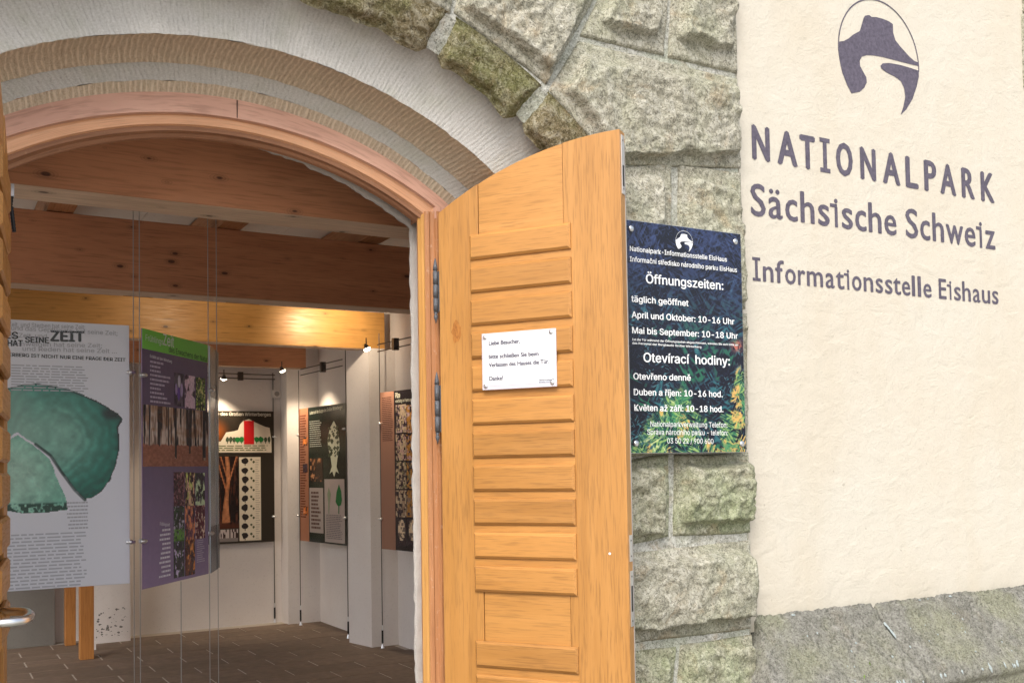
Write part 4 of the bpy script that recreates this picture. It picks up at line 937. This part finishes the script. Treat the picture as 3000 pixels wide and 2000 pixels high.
prow((215, 865), (368, 1390), 11, 'R', 6, pk2, lil, rag=.5)
ptx('Frühlingszeit', (250, 815), (358, 825), .018, lil, pk2, .01)
prow((655, 978), (742, 1215), 11, 'L', 7, pk2, rag=.4)
def pic(name, a, b, fn, K, root=pp_, plane=PP, step=.006, y=-.0022):
    x0, z1 = plane.uv(*K(*a)); x1, z0 = plane.uv(*K(*b)); return picture(name, x0, x1, min(z0, z1), max(z0, z1), y, step, fn, root)
def trunks(U, V):
    n = vn(U*42, V*1.2, 2); n2 = vn(U*95, V*9, 3); c = lerp((235, 215, 202), (160, 130, 114), sm((n2-.3)*2.)); c = lerp(c, (36, 26, 34), sm((n-.56)*12))
    c = lerp(c, (150, 100, 66), sm((fbm(U*7, V*5, 3, 6)-.5)*5)*.45)
    for cx, w_ in ((.47, .018), (.69, .014), (.93, .03), (.36, .009), (.09, .008)): c = lerp(c, (26, 18, 30), sm((w_-np.abs(U-cx))/w_*3)*(V < (.85 if cx in (.47, .69, .93) else .66)))
    gr = lerp((130, 80, 62), (200, 128, 102), fbm(U*40, V*30, 3, 7)); gm_ = sm((V-.60-.05*fbm(U*30, V*3, 2, 8))*30); dk = np.zeros_like(U)
    for cx, w_, e in ((.47, .018, .86), (.69, .014, .78), (.93, .035, .9)): dk = np.maximum(dk, sm((w_-np.abs(U-cx))/w_*3)*(V < e))
    return lerp(c, (0, 0, 0), 0*U)*(1-gm_*(1-dk))[..., None]+gr*(gm_*(1-dk))[..., None]
pxa = PP.uv(419.6, 1185); pxb = PP.uv(613, 1380); zA = PP.uv(*pk(76, 955))[1]; zB = PP.uv(*pk2(76, 172))[1]
picture('forest_photo', .001, PW-.001, zB, zA, -.0022, .0055, trunks, pp_)
def blotch(cols, sx=6, sy=9, seed=1, contrast=4.):
    def fn(U, V):
        c = np.broadcast_to(np.asarray(cols[0], float), U.shape+(3,)).copy()
        for i, k in enumerate(cols[1:]): c = lerp(c, k, sm((fbm(U*sx*(1+.4*i), V*sy*(1+.3*i), 3, seed+i*5)-.45)*contrast))
        return c*(.95+.45*fbm(U*20, V*30, 2, seed+50))[..., None]
    return fn
def crocus(U, V):
    c = blotch([(52, 42, 60), (90, 80, 96)], 5, 5, 3)(U, V)
    for cx, cy, rx, ry, k in ((.2, .5, .14, .2, (176, 150, 206)), (.75, .5, .16, .24, (190, 168, 214)), (.45, .62, .15, .24, (112, 78, 176)), (.5, .25, .16, .22, (214, 206, 226))):
        c = lerp(c, k, sm((1-np.hypot((U-cx)/rx, (V-cy)/ry))*4))
    return c
pic('flower_photo', (428, 588), (543, 985), crocus, pk)
pic('flower_photo', (550, 615), (668, 1008), blotch([(206, 180, 196), (60, 40, 60), (200, 170, 190)], 4, 5, 12, 7), pk)
pic('flower_photo', (676, 640), (785, 1030), blotch([(46, 44, 36), (120, 150, 60), (206, 200, 130), (54, 74, 34)], 6, 7, 20, 6), pk)
pic('flower_photo', (402, 232), (522, 600), blotch([(60, 34, 44), (150, 104, 110), (70, 36, 46)], 9, 11, 31, 7), pk2)
pic('flower_photo', (526, 236), (636, 598), blotch([(60, 24, 34), (190, 196, 110), (206, 170, 140), (60, 30, 40)], 5, 3, 41, 7), pk2)
pic('flower_photo', (640, 242), (744, 592), blotch([(50, 40, 52), (60, 70, 50), (190, 206, 170)], 4, 5, 55, 7), pk2)
pic('flower_photo', (402, 608), (520, 985), lambda U, V: lerp(blotch([(30, 26, 34), (170, 160, 180), (40, 60, 40)], 7, 9, 61, 7)(U, V), (106, 160, 70), sm((V-.6)*12)*sm((fbm(U*14, V*14, 3, 66)-.3)*5)), pk2)
pic('flower_photo', (526, 604), (636, 970), blotch([(60, 26, 48), (110, 66, 80), (206, 130, 90)], 7, 4, 71, 7), pk2)
pic('flower_photo', (640, 598), (746, 950), blotch([(90, 34, 46), (220, 190, 170), (80, 30, 44)], 7, 7, 81, 7), pk2)
pic('flower_photo', (402, 990), (520, 1368), blotch([(40, 40, 44), (196, 180, 214), (60, 70, 56), (40, 36, 46)], 4, 6, 91, 7), pk2)
pic('flower_photo', (526, 976), (636, 1345), blotch([(96, 52, 34), (206, 130, 60), (70, 36, 30)], 3, 4, 97, 7), pk2)
for py, K in ((620, pk), (988, pk2)): u_, z_ = PP.uv(*K(62 if K is pk else 58, py)); clamp(pp_, u_, z_)
for py, K, px_ in ((792, pk, 845), (902, pk2, 800)): u_, z_ = PP.uv(*K(px_, py)); clamp(pp_, u_, z_)
cable(.594, 2.135, FLOOR, 1.80, .0026, 'thin steel cable along the left edge of the purple panel')
cable(1.092, 2.763, FLOOR, 1.80, .0026, 'thin steel cable along the right edge of the purple panel')
cable(.87, 2.485, FLOOR, -.60, .0030, 'short steel cable under the middle of the purple panel')
# --- narrow side panel
sd_, SDP, SW, SH = panel('side_panel', 'narrow glossy bluish panel seen almost edge-on right of the purple one', 1.104, 2.775, 1.238, 3.115, .745, mm=mat('bluish_gloss', tuple(s2l((196, 208, 220))), .2, .5))
rect(.001, SW-.001, .0, .27, -.0015, pmat('dark_violet_print', (48, 42, 58)), sd_, 'lower_print'); rect(.001, SW-.001, SH-.22, SH-.001, -.0015, pmat('ochre_print', (120, 92, 62)), sd_, 'upper_print'); rect(.001, SW-.001, SH-.30, SH-.221, -.0015, pmat('dark_grey_print', (62, 56, 62)), sd_, 'upper_print')
cable(1.205, 3.02, FLOOR, 1.80, .0026, 'thin steel cable along the right edge of the narrow side panel')
# --- wall panels at the back
brn = pmat('olive_black_print', (44, 38, 30), .3)
w1, P1, W1_, H1 = panel('summit_panel', 'dark wall panel with hill silhouette, red bar and rows of trees', 1.95, 7.09, 2.790, 7.07, .612, mm=brn)
bk = lambda x, y: (600+x*.4464, 1000+y*.4464)
ivory = pmat('ivory_print', (214, 204, 186), .35)
def bkp(pts): return [P1.uv(*bk(*p)) for p in pts]
def warm(U, V): return lerp((44, 38, 32), (150, 78, 34), sm(1-np.hypot((U-.35)*1.6, (V-.5)*1.1)*1.5))
xx0, zz1 = P1.uv(*bk(-20, 500)); xx1, zz0 = P1.uv(*bk(250, 690)); picture('warm_field', xx0, xx1, zz0, zz1, -.0010, .012, warm, w1)
poly(bkp([(438, 728), (436, 640), (425, 566), (398, 560), (370, 548), (330, 530), (290, 508), (250, 522), (230, 545), (218, 580), (190, 588), (140, 596), (120, 630), (105, 655), (60, 662), (0, 700), (0, 728)])[::-1], -.0018, ivory, w1, 'hill_silhouette')
a_ = P1.uv(*bk(257, 674)); b_ = P1.uv(*bk(322, 520)); rect(a_[0], b_[0], a_[1], b_[1], -.0035, pmat('red_print', (196, 30, 34)), w1, 'red_bar')
dtext('Kuppe des Großen Winterberges', bk(10, 484), bk(434, 490), .036, pmat('title_print', (214, 208, 196)), parent=w1, plane=P1, y=-.0025, bold=.014)
def mark_tree(mb, x, z, s, y=-.003, k=7, rx=1.):
    mb.add([(x, y, z+s*1.3)]+[(x+math.cos(6.283*i/k)*s*rx*(.8+.4*random.random()), y, z+s*1.3+math.sin(6.283*i/k)*s*(.8+.4*random.random())) for i in range(k)], [(0, 1+i, 1+(i+1) % k) for i in range(k)])
    mb.add([(x-s*.12, y, z-s*.1), (x+s*.12, y, z-s*.1), (x+s*.12, y, z+s*.6), (x-s*.12, y, z+s*.6)], [(0, 1, 2, 3)])
mg_ = MB(); mk = MB()
for i, cx in enumerate((148, 170, 192, 214, 240, 340, 368, 398, 422)):
    x_, z_ = P1.uv(*bk(cx, 668)); mark_tree(mg_ if i in (3, 4, 5, 6) else mk, x_, z_, .030, rx=.6 if i not in (3, 4, 5, 6) else .9)
mg_.build('green_tree_marks', pmat('tree_green_print', (40, 120, 60)), w1); mk.build('dark_tree_marks', pmat('tree_dark_print', (70, 84, 66)), w1)
u0, z0_ = P1.uv(*bk(10, 725)); u1, z1_ = P1.uv(*bk(430, 680)); text_rows('small_print', u0, u1, z0_, z1_, 3, pmat('olive_print', (110, 120, 80)), w1, -.003, 'L', 11, .4, .1)
def bigtree(U, V):
    c = blotch([(30, 20, 18), (70, 40, 30)], 12, 4, 7, 5)(U, V); n = fbm(U*20, V*30, 3, 5)
    d = np.abs(U-.52-.05*np.sin(V*6)); w_ = .10+.10*sm((V-.5)*2); c = lerp(c, (206, 138, 96), sm((w_-d)/.05)*(.5+.6*n)*(V < .93))
    for s_, k in ((-1, .5), (1, .45), (-1, .28)): d = np.abs((U-.52)-s_*(k-V)*.9*(V < k)); c = lerp(c, (196, 124, 84), sm((.05-d)/.03)*(V < k)*(.5+.5*n))
    return lerp(c, (84, 44, 30), sm((V-.9)*14)*.8)
pic('tree_photo', (60, 755), (224, 1222), bigtree, bk, w1, P1, .011, -.0022)
a_ = P1.uv(*bk(228, 1308)); b_ = P1.uv(*bk(366, 757)); rect(a_[0], b_[0], a_[1], b_[1], -.0022, ivory, w1, 'tree_chart')
mk = MB(); ml = MB()
for i in range(9):
    cyy = 790+i*61; x_, z_ = P1.uv(*bk(264, cyy+22)); mark_tree(mk, x_, z_, .034, k=9)
    for cx, dy in ((305, -6), (320, 10)): x_, z_ = P1.uv(*bk(cx, cyy+dy)); mark_tree(ml, x_, z_, .013, k=6)
mk.build('tree_marks', pmat('black_tree_print', (46, 40, 40)), w1); ml.build('leaf_marks', pmat('leaf_print', (84, 88, 66)), w1)
a_ = P1.uv(*bk(335, 1300)); b_ = P1.uv(*bk(362, 775)); text_rows('small_print', a_[0], b_[0], a_[1], b_[1], 36, pmat('faint_print', (170, 160, 150)), w1, -.003, 'L', 13, .35, .5)
pic('forest_photo', (86, 1235), (218, 1310), lambda U, V: lerp((190, 178, 176), (60, 46, 46), sm((vn(U*14, V*2, 4)-.55)*9)*(V < .7))*(1-.3*(V > .7))[..., None], bk, w1, P1, .012, -.0024)
# --- green panel on the right wall, beside an orange strip
w2, P2, W2_, H2 = panel('dead_wood_panel', 'dark green panel with pale root drawing beside a brown strip', 2.975, 6.83, 3.085, 5.77, .625, mm=pmat('dark_green_print', (30, 40, 34), .25))
ck = bk
us, _ = P2.uv(*ck(682, 900)); rect(0, us, 0, H2, -.0012, pmat('terracotta_print', (168, 112, 84), .35), w2, 'side_strip')
a_ = P2.uv(*ck(628, 1160)); b_ = P2.uv(*ck(676, 480)); text_rows('small_print', .04, us-.04, a_[1], b_[1], 40, pmat('brown_text_print', (112, 60, 44)), w2, -.0022, 'L', 21, .5, .4)
for cyy, k in ((655, (206, 120, 60)), (830, (60, 50, 60)), (1110, (190, 110, 60))): a_ = P2.uv(*ck(655, cyy+28)); b_ = P2.uv(*ck(676, cyy-28)); picture('insect_photo', us-.13, us-.02, a_[1], b_[1], -.0025, .014, blotch([k, (60, 40, 36)], 3, 3, cyy), w2)
ttl = pmat('title_print_2', (210, 208, 190))
dtext('Leben auf der Kuppe des Großen Winterberges', ck(690, 480), ck(905, 440), .034, ttl, parent=w2, plane=P2, y=-.0025, bold=.012)
a_ = P2.uv(*ck(690, 700)); b_ = P2.uv(*ck(772, 515)); text_rows('small_print', a_[0], b_[0], a_[1], b_[1], 13, pmat('pale_text_print', (176, 180, 170)), w2, -.0022, 'L', 22, .4, .2)
rt = MB(); rr_ = random.Random(5)
Q = [P2.uv(*ck(*p)) for p in ((848, 520), (868, 560), (884, 640), (886, 700), (872, 765), (866, 820), (880, 865), (862, 850), (850, 888), (838, 850), (820, 868), (835, 820), (828, 765), (810, 690), (808, 640), (822, 570))]
poly(Q[::-1], -.0022, pmat('pale_root_print', (206, 208, 184)), w2, 'root_drawing')
for k in range(34):
    px_, py_ = 815+62*rr_.random(), 560+190*rr_.random(); x_, z_ = P2.uv(*ck(px_, py_)); r0_ = .007+.010*rr_.random()
    rt.add([(x_-r0_*2.5, -.003, z_), (x_, -.003, z_-r0_*1.5), (x_+r0_*2.5, -.003, z_+r0_*.6), (x_, -.003, z_+r0_*1.7)], [(0, 1, 2, 3)])
rt.build('root_holes', pmat('root_dark_print', (84, 92, 74)), w2)
pic('bark_photo', (692, 768), (776, 918), blotch([(60, 40, 30), (170, 120, 84), (40, 28, 24)], 4, 4, 33, 6), ck, w2, P2, .014)
for (x0, x1, y0, y1) in ((690, 777, 1250, 960), (790, 917, 1312, 902)):
    a_ = P2.uv(*ck(x0, y0)); b_ = P2.uv(*ck(x1, y1)); rect(a_[0], b_[0], a_[1], b_[1], -.0020, pmat('pale_card_print', (168, 156, 152)), w2, 'card')
a_ = P2.uv(*ck(696, 1235)); b_ = P2.uv(*ck(770, 985)); text_rows('insect_marks', a_[0]+.02, b_[0]-.02, a_[1], b_[1], 10, pmat('insect_print', (96, 70, 66)), w2, -.0032, 'L', 24, .55, .3)
a_ = P2.uv(*ck(800, 1295)); b_ = P2.uv(*ck(905, 1140)); text_rows('small_print', a_[0], b_[0], a_[1], b_[1], 14, pmat('card_text_print', (120, 112, 116)), w2, -.0032, 'L', 25, .45, .2)
poly([P2.uv(*ck(*p)) for p in ((882, 935), (866, 990), (860, 1050), (872, 1075), (878, 1078), (879, 1130), (884, 1130), (885, 1078), (896, 1072), (902, 1040), (897, 980))], -.0032, pmat('green_tree_print', (34, 104, 58)), w2, 'tree_drawing')
poly([P2.uv(*ck(*p)) for p in ((815, 955), (806, 1000), (812, 1060), (814, 1130), (818, 1130), (820, 1060), (829, 1000))], -.0032, pmat('thin_tree_print', (128, 140, 116)), w2, 'tree_drawing')
# --- fungi panel, cut off by the door frame
w3, P3_, W3_, H3 = panel('fungi_panel', 'dark photo panel headed Pilze behind the door frame, with brown text strip', 3.055, 4.86, 3.20, 3.95, .655, mm=pmat('black_print', (34, 30, 34), .25))
us, _ = P3_.uv(*ck(1248, 900)); rect(0, us, 0, H3, -.0012, pmat('tan_print', (150, 110, 92), .35), w3, 'side_strip')
a_ = P3_.uv(*ck(1168, 660)); b_ = P3_.uv(*ck(1240, 360)); text_rows('small_print', a_[0], us-.02, a_[1], b_[1], 24, pmat('tan_text_print', (88, 60, 56)), w3, -.0022, 'L', 27, .4, .15)
dtext('Pilze', ck(1252, 372), ck(1284, 368), .045, ttl, parent=w3, plane=P3_, y=-.0025, bold=.014); dtext('vielfältig in Form und Farbe', ck(1252, 402), ck(1400, 386), .026, ttl, parent=w3, plane=P3_, y=-.0025)
for i, (ya, yb_) in enumerate(((410, 600), (605, 780), (785, 965), (975, 1150), (1160, 1340))):
    for j, (xa, xb) in enumerate(((1256, 1322), (1326, 1400))):
        if i == 4:
            f_ = (lambda U, V: lerp(blotch([(34, 28, 34), (50, 40, 44)], 3, 3, 8)(U, V), (214, 190, 160), sm((1-np.hypot((U-.55)/.38, (V-.42)/.42))*6)*(.35+.65*sm((fbm(U*9, V*14, 3, 9)-.42)*9))))
        else: f_ = blotch([(40, 32, 40), ((150, 130, 130), (150, 120, 116), (96, 92, 70), (120, 100, 84))[i], (150, 134, 112) if j == 0 else (140, 100, 50)], 6, 7, 200+i*10+j, 6)
        pic('fungus_photo', (xa, yb_), (xb, ya), f_, ck, w3, P3_, .012)
for rt_, pl_, pts in ((w1, P1, ((455, 625), (453, 1147))), (w2, P2, ((620, 615), (620, 1140), (922, 573), (928, 1155))), (w3, P3_, ((1157, 540), (1162, 1163)))):
    for p in pts: u_, z_ = pl_.uv(*ck(*p)); clamp(rt_, u_, z_, -.005)
# cables at the wall panels
def wc(px, py, lab, y=None, z1=1.10, P=None):
    v_ = ray(px, py); p = CAM+v_*FLOOR/v_[2]; cable(p[0], p[1], FLOOR, z1, .0042, lab, wire_d); return p
wc(805, 1822, 'dark cable right of the summit panel on the back wall', z1=1.02)
wc(881, 1830, 'dark cable left of the green dead wood panel', z1=1.02); wc(1020.5, 1868, 'dark cable between the green panel and the column', z1=1.5); wc(1121, 1897, 'dark cable left of the fungi panel', z1=1.2)
wc(419, 1846, 'dark cable on the back wall behind the purple panel', z1=1.02)
# light rails and spotlights
def rail(p, q_, lab, dz=.045, n=2):
    e = empty('light_rail', p); tag(e, lab, 'light rail', 'low voltage cable rails'); d = Vector(q_)-Vector(p)
    for k in range(n): MB().tube([(0, 0, -k*dz), tuple(d+Vector((0, 0, -k*dz)))], .0055, 6).build('rail_cable', wire_d, e)
    c = d*.55; MB().box(c.x-.025, c.x+.025, c.y-.02, c.y+.02, c.z-dz-.02, c.z+.02).build('spacer', wire_d, e); return e
emis = bpy.data.materials.new('lamp_glow'); emis.use_nodes = True; eb = emis.node_tree.nodes['Principled BSDF']; eb.inputs['Base Color'].default_value = (1, .9, .7, 1); eb.inputs['Emission Color'].default_value = (1, .86, .62, 1); eb.inputs['Emission Strength'].default_value = 9
def spot(p, aim, lab, energy=12, size=95, visible=True):
    e = empty('spotlight', p); tag(e, lab, 'spotlight', 'small halogen spotlights'); d = (Vector(aim)-Vector(p)).normalized()
    MB().tube([tuple(-d*.055), tuple(-d*.03), tuple(d*.0)], [.010, .020, .034], 14, cap=False).build('housing', wire_d, e, smooth=True)
    MB().tube([tuple(-d*.012), tuple(-d*.002), tuple(d*.006)], [.030, .031, .016], 14).build('lamp', emis, e, smooth=True)
    MB().tube([tuple(-d*.03), tuple(-d*.03+Vector((0, 0, .075)))], .005, 6).build('stem', wire_d, e)
    L = bpy.data.lights.new('bulb_light', 'SPOT'); L.energy = energy; L.spot_size = R(size); L.spot_blend = .8; L.color = (1, .80, .56); L.shadow_soft_size = .03
    lo_ = bpy.data.objects.new('bulb_light', L); COL.objects.link(lo_); lo_.parent = e; lo_.location = d*.015; lo_.rotation_euler = (-d).to_track_quat('Z', 'Y').to_euler()
def on(px, py, P, off=-.12):          # point above a panel plane, offset towards the room
    u, z = P.uv(px, py); q_ = P.o+P.d*u+P.n*off; return (q_[0], q_[1], z+P.oz)
a_ = on(575, 1092, P1, -.03); b_ = on(803, 1099, P1, -.03); rail(a_, b_, 'cable rail above the summit panel on the back wall')
a_ = on(889, 1082, P2, -.03); b_ = on(1011, 1053, P2, -.03); rail(a_, b_, 'cable rail above the green dead wood panel', .06)
a_ = on(1115, 1010, P3_, -.03); b_ = on(1212, 988, P3_, -.03); rail(a_, b_, 'cable rail above the fungi panel', .06)
p = on(640, 1118, P1, -.22); spot(p, (p[0]-.05, p[1]+.25, .2), 'lit spotlight above the summit panel', 30)
p = on(889, 1091, P2, -.22); spot(p, (p[0]+.3, p[1]-.05, .3), 'lit spotlight above the left edge of the green panel', 34)
p = on(1136, 1029, P3_, -.20); spot(p, (p[0]+.25, p[1]-.2, .2), 'lit spotlight above the fungi panel near the door frame', 24)
spot((2.62, 4.62, 1.36), (2.72, 5.19, 1.20), 'spotlight hidden behind the middle beam, washing the golden beam', 22, 120)
spot((1.5, 4.2, 1.40), (1.5, 5.19, 1.25), 'added unseen spotlight behind the middle beam, brightening the room', 10, 120)  # extra unseen lamp, added to brighten the interior
# socket box
s0 = at(808, 1154, 7.155)
sk = empty('wall_socket', (s0[0], 7.158, s0[2])); tag(sk, 'small white round socket box above the summit panel corner', 'wall socket')
bevel(MB().box(-.045, .045, -.04, 0, -.04, .04).build('housing', white_in, sk), .006); MB().tube([(0, -.040, 0), (0, -.045, 0)], .026, 16).build('socket_well', mat('socket_grey', (.35, .33, .31), .5), sk)
print('tiles', tiles, 'objects', len(bpy.data.objects))
